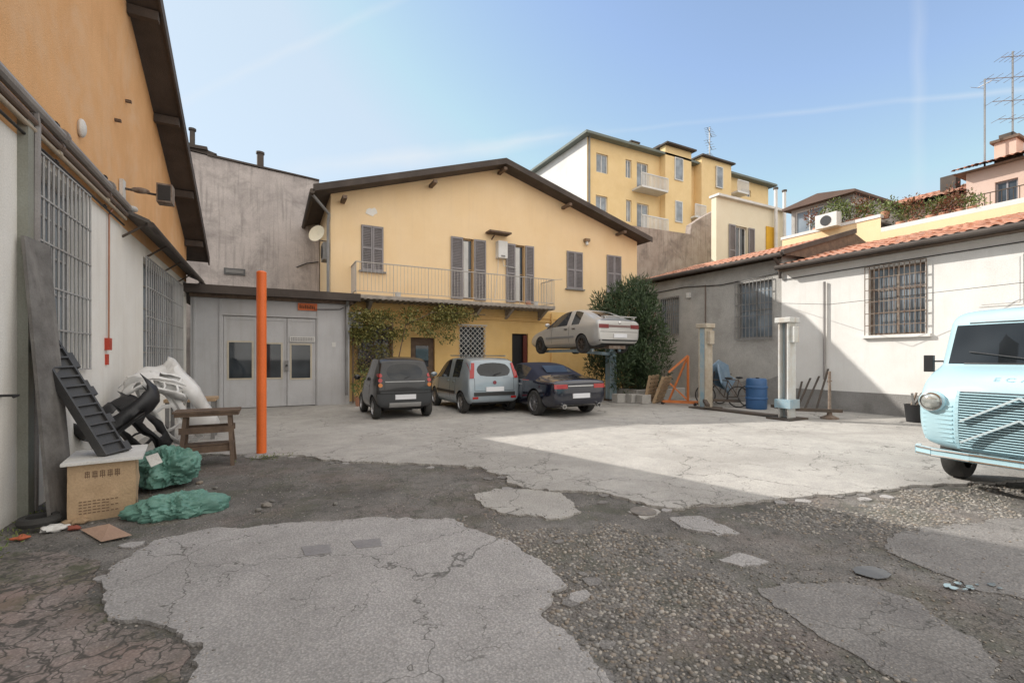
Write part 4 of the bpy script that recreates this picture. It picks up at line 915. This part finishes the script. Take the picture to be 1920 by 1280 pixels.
# ---------------------------------------------------------------- van
vb=M('light_blue_van_paint',(.42,.62,.69),(.40,.59,.66),rough=.3,bump=0,coat=.5)
T=thing('vintage_van','light blue vintage corrugated van with chevron grille and round headlights','van',(6.95,1.76,0))
rows=[(.42,.24,.16,.90),(.60,.15,.10,.95),(.85,.13,.08,.97),(1.08,.16,.10,.97),(1.24,.26,.14,.96),(1.34,.42,.26,.95),(1.415,.62,.50,.94),(1.46,.74,.69,.93),(1.97,.90,.86,.89),(2.05,.95,.90,.88),(2.15,1.08,1.02,.84),(2.2,1.5,1.45,.66)]
V=[];Fc=[];fm=[]
def vrow(z,fe,fc,hw):
    h=[(4.2,hw),(2.6,hw),(1.75,hw),(1.62,hw),(max(.95,fe+.2),hw),(fe+.11,hw-.012),(fe+.01,hw-.11),(fe-.0,hw-.28),(fc,.42),(fc,.04)]
    return [(f,a,z) for f,a in h]+[(f,-a,z) for f,a in h[::-1]]
for r in rows:V+=vrow(*r)
W=20
for j in range(len(rows)-1):
    for i in range(W-1):
        Fc.append((j*W+i,j*W+i+1,(j+1)*W+i+1,(j+1)*W+i));m=1
        if j==7 and i in(6,7,8,10,11,12): m=2
        if j==7 and i in(3,15): m=2
        fm.append(m)
    Fc.append((j*W+W-1,j*W,(j+1)*W,(j+1)*W+W-1));fm.append(1)
o=(len(rows)-1)*W
for i in range(W//2-1):
    Fc.append((i,i+1,W-2-i,W-1-i));fm.append(0);Fc.append((o+i,o+W-1-i,o+W-2-i,o+i+1));fm.append(1)
cre=[]
for j in(7,8):
    for i in range(W-1): cre.append((j*W+i,j*W+i+1,.75))
for i in(6,9,10,13): cre.append((7*W+i,8*W+i,.7))
cut=[((.95,s*.62,.34),(.95,s*1.3,.34),.42) for s in(1,-1)]+[((3.4,s*.62,.34),(3.4,s*1.3,.34),.40) for s in(1,-1)]
me,bv=shell([blk,vb,GLS],V,Fc,fm,cut,2,cre)
splitparts(me,T,{blk.name:'underbody',vb.name:'body',GLS.name:'windscreen'},{GLS.name})
D=(1,0,0)
for z in(1.475,1.985):
    P_,F_=gridpts(-.66,.66,z-.008,z+.008,14,1);stick(bv,P_,F_,blk,'windscreen_seal',T,D,-2,.006,thick=.01)
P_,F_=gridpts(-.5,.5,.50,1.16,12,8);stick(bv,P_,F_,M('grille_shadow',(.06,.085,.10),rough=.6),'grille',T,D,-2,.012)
m=MB()
for i in range(22):
    z=.515+i*.0295
    pts=[]
    for a in[-.5+q*.1 for q in range(11)]:
        h=bv.ray_cast(Vector((-2,a,z)),Vector(D));pts.append(Vector((h[0].x-.026,a,z)))
    for a,b in zip(pts,pts[1:]): m.beam(a,b,.026,.013,vb)
m.obj('grille_bars',T,local=True)
m=MB()
for a in(-.52,.52):
    for i in range(10): m.beam((bv.ray_cast(Vector((-2,a,.5+i*.066)),Vector(D))[0].x-.02,a,.5+i*.066),(bv.ray_cast(Vector((-2,a,.566+i*.066)),Vector(D))[0].x-.02,a,.566+i*.066),.03,.04,vb)
m.obj('grille_surround',T,local=True)
m=MB();chv=M('pale_blue_emblem',(.62,.74,.78),rough=.25,metal=.2,bump=0)
for dz in(0,.24):
    for s in(1,-1): m.beam((.022,0,.88+dz),(.027,s*.47,.58+dz),.022,.035,chv,up=(1,0,0))
m.obj('chevron_emblem',T,local=True)
for s in(1,-1):
    m=MB()
    for k in range(9):
        z=.56+k*.052
        P1=bv.ray_cast(Vector((-2,s*.57,z)),Vector(D))[0];P2=bv.ray_cast(Vector((-2,s*.86,z)),Vector(D))[0]
        if P1 and P2: m.beam(P1-Vector((.004,0,0)),P2-Vector((.004,0,0)),.012,.014,vb)
    m.obj('pressed_ribs',T,local=True)
for s in(1,-1):
    k_=.86;m=MB();m.lathe((.16,s*.76,1.02),(-1,0,0),[(.135*k_,-.12),(.15*k_,.0),(.145*k_,.045),(.12*k_,.06)],vb,28);hl=m.obj('headlight',T,local=True,smooth=True)
    m=MB();m.lathe((.16,s*.76,1.02),(-1,0,0),[(.130*k_,.045),(.128*k_,.07),(.112*k_,.075)],chrome,28);m.obj('bezel',hl,local=True,smooth=True)
    m=MB();m.lathe((.16,s*.76,1.02),(-1,0,0),[(.118*k_,.06),(.08*k_,.09),(.0,.10)],M('headlamp_glass',(.6,.62,.6),(.3,.32,.3),rough=.05,metal=.5,bump=0,sc=9),28);m.obj('lens',hl,local=True,smooth=True)
    m=MB();m.tube([(.95,s*.9,1.5),(.85,s*1.03,1.5)],.012,blk);m.box((.78,s*1.03-.05,1.36),(.84,s*1.03+.05,1.58),blk);m.obj('mirror',T,local=True,bevel=.025)
    for y in(.95,3.4):
        Wh=sub('wheel',T);xx=s*.86;w_=.18;r=.34
        m=MB();m.lathe((y,xx-s*w_,r),(0,s,0),[(r*.6,0),(r*.93,0),(r,.03),(r,w_-.03),(r*.93,w_),(r*.6,w_)],rub,32);m.obj('tyre',Wh,local=True,smooth=True)
        m=MB();m.lathe((y,xx-s*w_,r),(0,s,0),[(r*.62,w_-.01),(r*.5,w_-.06),(.1,w_-.05),(.08,w_-.01),(.005,w_)],white,24);m.obj('rim',Wh,local=True,smooth=True)
m=MB()
pts=[(.34,-.96),(.19,-.92),(.11,-.75),(.07,-.4),(.06,0),(.07,.4),(.11,.75),(.19,.92),(.34,.96)]
for (a,b),(c,d) in zip(pts,pts[1:]): m.beam((a,b,.41),(c,d,.41),.05,.10,vb)
for (a,b),(c,d) in zip(pts,pts[1:]): m.cyl((a-.025,b,.445),(c-.025,d,.445),.013,chrome,8).cyl((a-.025,b,.375),(c-.025,d,.375),.013,chrome,8)
m.obj('bumper',T,local=True)
m=MB();m.box((.01,-.62,.40),(.025,-.1,.52),plate);m.obj('licence_plate',T,local=True,bevel=.005)
for s in(1,-1):
    m=MB();a=bv.ray_cast(Vector((-2,s*.08,1.53)),Vector(D))[0];b_=bv.ray_cast(Vector((-2,s*.62,1.62)),Vector(D))[0];m.cyl((a.x-.03,a.y,a.z),(b_.x-.02,b_.y,b_.z),.009,blk,6);m.obj('wiper',T,local=True)
fc=bpy.data.curves.new('t','FONT');fc.body='ECALC';fc.size=.10;fc.space_character=1.6;fc.align_x='CENTER'
to=bpy.data.objects.new('t',fc);COL.objects.link(to);bpy.context.view_layer.update()
tm=bpy.data.meshes.new_from_object(to.evaluated_get(bpy.context.evaluated_depsgraph_get()));bpy.data.objects.remove(to)
m=MB();vs=[]
for v in tm.vertices:
    a=-v.co.x*1.2+.0;z=1.285+v.co.y*.55;h=bv.ray_cast(Vector((-2,a,z)),Vector(D));vs.append((h[0].x-.006,a,z) if h[0] else (.4,a,z))
m.add(vs,[list(p.vertices) for p in tm.polygons],M('lettering_blue_grey',(.28,.43,.50),rough=.4,bump=0));m.obj('lettering',T,local=True)
m=MB();m.cyl((1.3,.22,2.12),(1.3,.22,2.24),.01,redp,6);m.ell((1.3,.22,2.25),(.022,.022,.028),redp);m.obj('roof_marker',T,local=True)
# ---------------------------------------------------------------- yard objects
T=thing('bollard_pole','tall bright orange steel pole standing in broken asphalt','pole',(-.15,8.4,-.03))
opm=M('orange_pole_paint',(.88,.18,.03),(.75,.14,.02),rough=.45,bump=.05,streak=.2,streakc=(.45,.12,.04))
m=MB();m.cyl((-.15,8.4,-.04),(-.15,8.4,2.92),.073,opm,24);m.ell((-.15,8.4,2.92),(.073,.073,.03),opm,24,6);m.obj('shaft',T,smooth=True)
m=MB();m.ell((-.12,8.38,-.02),(.28,.24,.035),foren,18,6,lambda q:q*(1+.25*noise.noise(q*8)));m.obj('footing',T,smooth=True)
T=thing('plank','tall weathered dark grey plank leaning on workshop wall','plank',(-1.85,6.0,0))
m=MB();m.beam((-1.80,5.95,-.03),(-2.1,6.28,2.72),.31,.03,M('charred_board',(.20,.19,.18),(.12,.112,.105),rough=.9,sc=4,streak=.5,streakc=(.36,.34,.32),stain=.4,stainc=(.07,.065,.06)),up=(1,-.3,0));m.obj('board',T)
T=thing('plank','narrow grey metal panel leaning against workshop wall','panel',(-2.1,6.5,0))
m=MB();m.beam((-1.98,6.45,-.03),(-2.14,6.5,2.0),.18,.02,M('dull_panel',(.28,.285,.285),(.34,.34,.33),rough=.5),up=(1,0,0));m.obj('board',T)
cb=M('cardboard',(.52,.37,.23),(.45,.315,.19),rough=.85,sc=3,stain=.3,stainc=(.34,.24,.15))
T=thing('cardboard_box','worn brown cardboard carton with printed text under white board','box',(-1.5,6.1,0))
XB=Matrix.Translation((-1.52,6.12,-.03))@Matrix.Rotation(math.radians(10),4,'Z')
m=MB();m.T=XB
def bulge(ax,sg,a,t): return .02*noise.noise(Vector((a*2,t*3,ax*5+sg)))+.012*(1-a*a)*math.sin(t*3.1)
def facebox(m,x,y,z,mat):
    n=8
    for (ax,sg) in((0,1),(0,-1),(1,1),(1,-1)):
        vs=[];fs=[]
        for j in range(n+1):
            for i in range(n+1):
                a=-1+2*i/n;t=j/n;bul=bulge(ax,sg,a,t)
                vs.append((sg*(x+bul),a*y,t*z) if ax==0 else (a*x,sg*(y+bul),t*z))
        fs=[(j*(n+1)+i,j*(n+1)+i+1,(j+1)*(n+1)+i+1,(j+1)*(n+1)+i) for j in range(n) for i in range(n)];m.add(vs,fs,mat)
facebox(m,.25,.32,.55,cb);ct=m.obj('carton',T)
ink=M('carton_ink',(.20,.13,.08),rough=.85,bump=0)
def inkr(m,x0,x1,z0,z1):
    y=-.32-bulge(1,-1,(x0+x1)/.5,(z0+z1)/1.1)-.004;m.add([(x0,y,z0),(x1,y,z0),(x1,y,z1),(x0,y,z1)],[(0,1,2,3)],ink)
m=MB();m.T=XB
for i in range(5):
    x=-.13+i*.055
    for a_,b_,c_,d_ in((0,.042,.43,.437),(.004,.038,.455,.461),(.004,.01,.42,.475),(.032,.038,.42,.475),(.018,.024,.41,.485),(.002,.04,.475,.481)): inkr(m,x+a_,x+b_,c_,d_)
m.obj('heading_print',ct)
m=MB();m.T=XB
for j in range(5):
    for i in range(9-(j%2)*2): inkr(m,-.17+i*.033,-.17+i*.033+.022+.006*((i*j)%2),.08+j*.028,.09+j*.028)
m.obj('small_print',ct)
T=thing('board','white painted board lying on top of the carton','board',(-1.5,6.1,.53))
m=MB();m.T=Matrix.Translation((-1.5,6.13,.53))@Matrix.Rotation(math.radians(8),4,'Z');m.box((-.30,-.40,0),(.30,.40,.03),white);m.obj('panel',T,bevel=.004)
def ribbed(p0,p1,wd,lab,sv=(.55,.83,0)):
    T=thing('grille_panel',lab,'car part',tuple(p0),group='black ribbed vehicle parts')
    p0=Vector(p0);p1=Vector(p1);d=(p1-p0);L=d.length;d.normalize();s_=Vector(sv).normalized();s_=(s_-d*s_.dot(d)).normalized();n_=d.cross(s_);h=wd/2
    m=MB();m.T=Matrix(((s_.x,d.x,n_.x,p0.x),(s_.y,d.y,n_.y,p0.y),(s_.z,d.z,n_.z,p0.z),(0,0,0,1)))
    bp_=M('black_rib_plastic',(.045,.045,.047),(.07,.068,.065),rough=.5)
    m.box((-h,0,-.03),(-h+.02,L,.06),bp_).box((h-.02,0,-.03),(h,L,.06),bp_).box((-h+.02,0,0),(h-.02,L,.01),bp_)
    k=int(L/.11)
    for i in range(k):
        y=i*L/k;m.box((-h+.021,y,.011),(h-.021,y+.018,.055),bp_).box((-h+.021,y,-.03),(h-.021,y+.018,-.001),bp_)
    for i in range(0,k,3): m.box((h,i*L/k,-.02),(h+.06,i*L/k+.1,.05),bp_)
    m.obj('panel',T)
ribbed((-1.42,6.02,.57),(-2.06,6.35,1.72),.24,'black ribbed plastic vehicle grille leaning above carton')
ribbed((-1.62,6.55,.57),(-2.1,6.75,1.60),.2,'narrow black ribbed plastic strip leaning on wall')
for i in range(4):
    T=thing('wooden_slat','old reddish wooden slat leaning beside the carton','wood',(-1.6,7.0,0),group='wooden slats leaning on wall')
    m=MB();m.beam((-1.55+.05*i,6.75+.07*i,0),(-2.08+.02*i,7.05+.1*i,1.15-.06*i),.07,.02,[wood,M('red_brown_wood',(.28,.12,.07)),woodl,wood][i],up=(1,-.5,0));m.obj('board',T)
wp=M('dirty_white_car_panel',(.78,.78,.77),(.66,.65,.63),rough=.35,sc=3,stain=.3,stainc=(.45,.43,.4),bump=0)
def bumper(pos,rot,w,h,mat,lab,bow=.3,holes=True,crump=.06):
    T=thing('car_bumper',lab,'car part',pos,group='scrap body panels by the wall')
    m=MB();m.T=Matrix.Translation(pos)@Euler(rot).to_matrix().to_4x4();n=40
    prof=[(-.05,-.04),(.03,.0),(.055,.05),(.06,.12),(.06,.2),(.045,.235),(.085,.255),(.095,.32),(.09,.42),(.06,.50),(.0,.55),(-.08,.57)]
    vs=[];fs=[];k=len(prof)
    for i in range(n+1):
        t=-1+2*i/n;x=math.sin(t*1.4)/math.sin(1.4)*w/2;y=bow*abs(t)**3.2*1.6
        for (q,z) in prof:
            nv=noise.noise_vector(Vector((t*2.2,z*5,w*3)))*crump+noise.noise_vector(Vector((t*7,z*12,w*5)))*crump*.3
            vs.append((x*(1-.15*q)+nv.x,y-q+nv.y,z*h/.6*(1-.18*t*t)+.05*t*t+nv.z))
    for i in range(n):
        t=-1+2*(i+.5)/n
        for j in range(k-1):
            if holes and ((2<=j<=3 and abs(t)<.45 and i%6!=0) or (2<=j<=3 and .55<abs(t)<.75) or (j in(7,) and abs(t)<.25)): continue
            fs.append((i*k+j,(i+1)*k+j,(i+1)*k+j+1,i*k+j+1))
    m.add(vs,fs,mat);o=m.obj('shell',T,smooth=True);s=o.modifiers.new('s','SOLIDIFY');s.thickness=.008;return o
bumper((-1.62,8.90,.60),(.15,1.05,.35),1.4,.74,wp,'dirty white car bumper shell standing on end in scrap pile',crump=.075)
bumper((-1.45,8.70,1.02),(-.6,.3,.45),.85,.36,wp,'white car bumper cover lying on top of scrap pile',crump=.06)
bumper((-1.78,8.05,.62),(.9,-.55,.6),1.05,.34,blk,'black plastic bumper lining in scrap pile',.2)
bumper((-1.85,8.6,.3),(.2,.9,.9),1.1,.5,blk,'black torn bumper lining against wall',.2)
tg=M('green_tarp',(.14,.30,.245),(.10,.225,.185),rough=.5,sc=4,bump=.1)
def tarp(c,r,seed,lab):
    rg=lambda p:1-abs(noise.noise(p))*2.6
    def fn(q):
        n=q.normalized();S_=Vector((seed,seed*2,0));w_=noise.noise_vector(n*2+S_)*.6
        k=1+.32*noise.noise(n*1.5+S_)
        k+=.10*rg(n*2.4+w_+S_)+.08*rg(n*5+w_*2+S_)+.05*rg(n*11+w_*3+S_)-.1
        q=q*k;q.z=max(q.z,-r[2]*.55+.015*noise.noise(q*9));return q
    m=MB();m.ell(c,r,tg,110,64,fn);solo(m,'tarpaulin',lab,'tarpaulin',(c[0],c[1],0),group='crumpled green tarpaulins',smooth=True)
tarp((-1.12,6.92,.18),(.32,.33,.27),1,'crumpled green plastic sack beside carton')
tarp((-.86,5.68,.02),(.42,.26,.15),5,'crumpled green tarpaulin spread on asphalt')
m=MB();m.add([(-1.28,6.56,.42),(-1.17,6.58,.45),(-1.12,6.56,.34),(-1.22,6.52,.3)],[(0,1,2,3)],white);solo(m,'paper','scrap of white paper stuck on green sack','paper',(-1.2,6.56,.4))
T=thing('sawhorse','old brown wooden sawhorse trestle standing on asphalt','sawhorse',(-.8,8.0,-.03))
for u in(-1.1,-.56):
    for dv,s in((-.22,1),(.22,-1)):
        m=MB();m.beam((u+(-.05 if u<-1 else .05),8.05+dv,-.04),(u,8.05+dv*.4,.70),.07,.05,wood);m.obj('leg',T)
m=MB();m.box((-1.22,7.88,.70),(-.44,8.22,.75),wood).box((-1.24,7.86,.75),(-.42,8.03,.78),wood).box((-1.24,8.06,.75),(-.42,8.24,.785),wood);m.obj('top',T)
for z in(.5,.22):
    for v in(7.9,8.2): m=MB();m.beam((-1.17,v,z),(-.5,v,z),.03,.09,wood);m.obj('rail',T)
m=MB();m.beam((-1.17,8.05,.28),(-.5,8.05,.28),.26,.02,wood);m.obj('shelf',T)
T=thing('work_table','small wooden topped table behind sawhorse','table',(-1.4,10.6,0))
m=MB();m.box((-1.75,10.3,.72),(-.95,10.9,.78),woodl);m.obj('top',T)
for a,b in((-1.7,10.35),(-1.0,10.35),(-1.7,10.85),(-1.0,10.85)):
    m=MB();m.box((a-.03,b-.03,0),(a+.03,b+.03,.72),iron);m.obj('leg',T)
m=MB();m.add([(-1.54,5.49,-.01),(-1.33,5.45,.02),(-1.08,5.07,.0),(-1.28,5.04,-.01),(-1.3,5.3,.03)],[(0,1,4),(1,2,4),(2,3,4),(3,0,4)],M('cardboard_brown',(.44,.29,.21),rough=.85));solo(m,'cardboard_sheet','torn brown cardboard sheet lying on ground','cardboard',(-1.3,5.3,0))
m=MB();m.lathe((-1.9,5.75,.02),(0,0,1),[(.09,0),(.14,.0),(.155,.035),(.14,.07),(.09,.07),(.085,.035),(.09,0)],rub,24);solo(m,'small_tyre','small black rubber wheel lying by the wall','tyre',(-1.9,5.75,0),smooth=True)
for i,(u,v,c,l) in enumerate(((-1.75,5.6,white,'crumpled white rag on the ground'),(-1.65,5.75,woodl,'crumpled beige glove on the ground'),(-1.92,5.45,M('orange_rag',(.5,.13,.06)),'small orange scrap on the ground'),(-1.6,5.55,M('red_rag',(.32,.09,.06)),'small dark red scrap on the ground'))):
    k_=.6 if i>1 else 1;m=MB();m.ell((u,v,.0),(.09*k_,.06*k_,.03*k_),c,24,12,lambda q:q*(1+.7*noise.noise(q*25+Vector((i,0,0)))));solo(m,'rag',l,'rag',(u,v,0),smooth=True,group='litter by the wall')
T=thing('oil_drum','blue plastic barrel standing by grey wall','barrel',(12.95,8.75,0))
bd=M('blue_barrel_plastic',(.04,.12,.29),(.03,.1,.23),rough=.4);m=MB();m.lathe((12.95,8.75,0),(0,0,1),[(.01,0),(.27,0),(.29,.04),(.29,.28),(.31,.30),(.31,.34),(.29,.36),(.29,.62),(.31,.64),(.31,.68),(.29,.70),(.28,.88),(.25,.92),(.01,.92)],bd,28);m.obj('drum',T,smooth=True)
m=MB();m.cyl((12.85,8.65,.92),(12.85,8.65,.95),.05,blk);m.obj('cap',T)
T=thing('engine_crane','orange folding engine hoist crane beside pallets','hoist',(12.0,10.8,0))
og=M('orange_crane_paint',(.68,.22,.06),(.55,.17,.05),rough=.5,sc=6,stain=.5,stainc=(.3,.13,.08))
m=MB();m.T=Matrix.Translation((12.05,10.7,0))@Matrix.Diagonal((.72,.72,.92,1))@Matrix.Translation((-12.05,-10.7,0))
m.beam((11.75,11.3,.1),(12.1,10.5,1.75),.08,.08,og).beam((12.1,10.5,1.75),(11.4,11.0,1.15),.08,.08,og).beam((11.6,11.1,.75),(12.15,10.5,.12),.06,.06,og).beam((11.5,11.4,.1),(12.5,10.2,.1),.08,.07,og).beam((11.2,11.2,.1),(12.0,10.0,.1),.08,.07,og).beam((12.1,10.5,.1),(12.1,10.5,1.75),.08,.08,og);m.obj('frame',T)
for a,b in((12.35,10.35),(12.0,10.2),(11.65,11.2),(11.45,11.05)):
    m=MB();m.cyl((a-.03,b,.05),(a+.03,b,.05),.05,blk);m.obj('caster',T)
for k,(u,v,tl) in enumerate(((11.55,11.7,.2),(11.75,11.5,.35))):
    T=thing('pallet','broken light wooden pallet leaning on planter','pallet',(u,v,0),group='stacked wooden pallets')
    m=MB();m.T=Matrix.Translation((u,v,.0))@Matrix.Rotation(.5,4,'Z')@Matrix.Rotation(tl,4,'X')
    for i in range(7): m.box((-.5,.0,.02+i*.14),(.5,.02,.11+i*.14),woodl)
    for x in(-.48,-.04,.40): m.box((x,.021,0),(x+.08,.1,.95),woodl)
    m.obj('boards',T)
for u,v in((10.95,11.9),(11.1,11.55),(10.6,12.2)):
    m=MB();m.box((u-.2,v-.15,0),(u+.2,v+.15,.3),gryp);solo(m,'concrete_block','rough grey concrete block beside planter','block',(u,v,0),group='concrete blocks by the planter',bevel=.02)
bl=M('scrap_blue_paint',(.14,.22,.31),(.2,.27,.34),rough=.4,sc=4,bump=0)
for k,(dx,dz,rz) in enumerate(((0,.85,.4),(.2,.95,-.3),(-.1,.6,.9))):
    T=thing('scrap_panel','bent blue car body panel piled by the grey wall' if k<2 else 'bent black car body panel piled by the grey wall','car part',(12.9,9.9+k*.22,dz),group='scrap car panels by the grey wall')
    m=MB();m.T=Matrix.Translation((12.95+dx,9.9+k*.22,dz))@Euler((.3*k-.3,.4,rz)).to_matrix().to_4x4()
    m.prism([(-.5,-.35),(.45,-.4),(.55,.1),(.3,.12),(.1,.42),(-.3,.45),(-.5,.1)],'y',-.03,.03,bl if k<2 else blk);m.obj('panel',T,bevel=.02)
def bike(u,v,lab,ang,mt):
    T=thing('bicycle',lab,'bicycle',(u,v,0),ang,group='old bicycles against the wall')
    for x in(-.5,.5):
        Wl=sub('wheel',T);m=MB();m.lathe((x,-.015,.33),(0,1,0),[(.30,0),(.33,0),(.335,.015),(.33,.03),(.30,.03),(.30,0)],rub,28);m.obj('tyre',Wl,local=True)
        m=MB()
        for i in range(12): t=i*math.pi/6;m.cyl((x,0,.33),(x+.3*math.cos(t),0,.33+.3*math.sin(t)),.003,zinc,4)
        m.obj('spokes',Wl,local=True)
    m=MB();A,B,Cc,Dd,E=(-.5,0,.33),(-.08,0,.3),(-.2,0,.82),(.34,0,.84),(.5,0,.33)
    m.tube([A,B,Dd,Cc,A],.015,mt).tube([B,Cc],.015,mt).tube([(.30,0,.98),Dd,E],.014,mt);m.obj('frame',T,local=True)
    m=MB();m.tube([(.25,-.28,1.0),(.32,0,1.0),(.25,.28,1.0)],.012,iron_d);m.obj('handlebar',T,local=True)
    m=MB();m.ell((-.22,0,.9),(.13,.06,.035),blk);m.cyl((-.2,0,.82),(-.22,0,.9),.012,iron);m.obj('saddle',T,local=True,smooth=True)
bike(12.6,9.7,'old dark bicycle leaning among scrap by grey wall',1.9,iron_d);bike(13.3,9.8,'rusty bicycle parked against grey wall',1.6,rust)
for i in range(4):
    u,v=13.8+R.uniform(-.3,.3),8.2-.25*i
    m=MB();m.beam((u-.1,v,0),(14.5,v+.1,1.0+R.uniform(-.3,.4)),.05,.02,iron_d);solo(m,'metal_bar','rusty metal bar leaning on wall','bar',(u,v,0),group='metal bars leaning on wall')
T=thing('jack_stand','tall thin rusty pole jack with round base by wall','jack',(12.47,6.46,0))
m=MB();m.lathe((12.47,6.46,0),(0,0,1),[(.01,0),(.2,0),(.2,.04),(.06,.1),(.035,.3),(.03,1.2),(.01,1.2)],rust,16);m.beam((12.27,6.4,.95),(12.67,6.52,.95),.03,.03,rust);m.obj('stand',T)
for u,v,s,l in((13.7,5.2,.2,'black plastic bucket full of scrap by wall'),(13.9,4.95,.17,'dark bucket with rubbish by wall'),(13.6,4.6,.15,'small black bucket by wall')):
    T=thing('bucket',l,'bucket',(u,v,0),group='buckets by the wall');m=MB();m.lathe((u,v,0),(0,0,1),[(.01,0),(s*.8,0),(s,.42),(s+.015,.42),(s*.93,.4),(.01,.34)],blk,18);m.obj('shell',T,smooth=True)
    m=MB();
    for i in range(5): m.beam((u+R.uniform(-.1,.1),v+R.uniform(-.1,.1),.3),(u+R.uniform(-.2,.2),v+R.uniform(-.2,.2),.7),.04,.03,rust if i%2 else iron)
    m.obj('contents',T)
for u,v in((2.5,15.2),(2.9,15.5),(3.5,15.8)):
    T=thing('potted_plant','small green potted plant beside garage corner','potted plant',(u,v,0),group='plants by the garage corner')
    m=MB();m.lathe((u,v,0),(0,0,1),[(.01,0),(.13,0),(.18,.3),(.01,.28)],tile,14);m.obj('pot',T,smooth=True)
    m=MB()
    for i in range(5): leaves(m,(u+R.uniform(-.1,.1),v+R.uniform(-.1,.1),.45+i*.13),(.2,.2,.2),40,.12,.04,lt)
    m.obj('foliage',T,recalc=False)
m=MB()
for i in range(500):
    leaves(m,(R.uniform(-2.1,-1.9),R.uniform(5,10),-.02),(.05,.05,.03),2,.05,.01,lt)
for i in range(80):
    leaves(m,(-.05+R.gauss(0,.15),8.1+R.gauss(0,.1),-.02),(.03,.03,.02),3,.05,.01,lt)
o=m.obj('weeds',recalc=False);o['kind']='stuff'
# ---------------------------------------------------------------- light
sd=Vector((-.94,1.2,1.0))
L=bpy.data.lights.new('sun','SUN');L.energy=5.0;L.angle=math.radians(.5);L.color=(1,.95,.87)
lo=bpy.data.objects.new('sun',L);COL.objects.link(lo);lo.rotation_euler=(-sd).to_track_quat('-Z','Y').to_euler();lo.location=(-20,25,25)
w=bpy.data.worlds.new('World');scn.world=w;w.use_nodes=True;nt=w.node_tree;bg=nt.nodes['Background']
sk=nt.nodes.new('ShaderNodeTexSky');sk.sky_type='NISHITA';sk.sun_disc=False
sk.sun_elevation=math.atan2(1.0,math.hypot(.94,1.2));sk.sun_rotation=math.atan2(-.94,1.2);sk.air_density=1.0;sk.dust_density=.4;sk.ozone_density=1.2
hs=nd(nt,'ShaderNodeHueSaturation',{'Saturation':.9,'Color':sk.outputs[0]});col=mixc(nt,.85,hs.outputs[0],(2.35,2.80,3.15),'DARKEN')
tc=nt.nodes.new('ShaderNodeTexCoord');dirn=tc.outputs['Generated']
nzv=noi(nt,dirn,2.5,3,.6);nzc=noi(nt,dirn,7,3,.65)
def dot(v): return nd(nt,'ShaderNodeVectorMath',{0:dirn,1:tuple(v)},operation='DOT_PRODUCT').outputs['Value']
for a,b,wd,st_,rng in(((-.176,1.223,.561),(.177,1.037,.749),.010,.30,.95),((.052,1.103,.412),(.528,.852,.477),.020,.6,.95),((.611,.809,.491),(1.44,.372,.585),.006,.3,.88),((1.253,.471,.76),(1.253,.471,.40),.012,.3,.975),((-.3,1.2,.5),(.1,1.1,.36),.008,.25,.95)):
    A=Vector(a).normalized();B=Vector(b).normalized();nn=A.cross(B).normalized();mid=(A+B).normalized()
    dd=math_(nt,'ABSOLUTE',math_(nt,'ADD',dot(nn),math_(nt,'MULTIPLY',math_(nt,'SUBTRACT',nzc,.5),wd*1.6)))
    f=math_(nt,'MULTIPLY',math_(nt,'SUBTRACT',1.0,ramp(nt,dd,0,wd)),ramp(nt,dot(mid),rng-.03,rng+.04))
    f=math_(nt,'MULTIPLY',math_(nt,'MULTIPLY',f,ramp(nt,nzv,.3,.6)),st_)
    col=mixc(nt,f,col,(3.1,3.25,3.4))
# added bright cloud layer, unseen overhead and behind the viewpoint, lifts the shade
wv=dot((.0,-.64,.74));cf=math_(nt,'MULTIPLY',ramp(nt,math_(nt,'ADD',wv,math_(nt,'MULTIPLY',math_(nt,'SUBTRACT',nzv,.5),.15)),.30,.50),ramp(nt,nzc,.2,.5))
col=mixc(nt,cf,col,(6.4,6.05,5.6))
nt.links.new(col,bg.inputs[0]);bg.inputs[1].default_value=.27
# ---------------------------------------------------------------- camera
cd=bpy.data.cameras.new('camera');co=bpy.data.objects.new('camera',cd);COL.objects.link(co)
cd.sensor_width=36;cd.lens=16.03;cd.shift_y=.0156;cd.clip_end=1000;cd.clip_start=.05
co.location=(0,0,1.55);co.rotation_euler=(math.pi/2,0,-math.radians(27.76));scn.camera=co
scn.view_settings.view_transform='Standard';scn.view_settings.look='None';scn.view_settings.exposure=0
for o in bpy.data.objects:
    if '_o' in o: del o['_o']
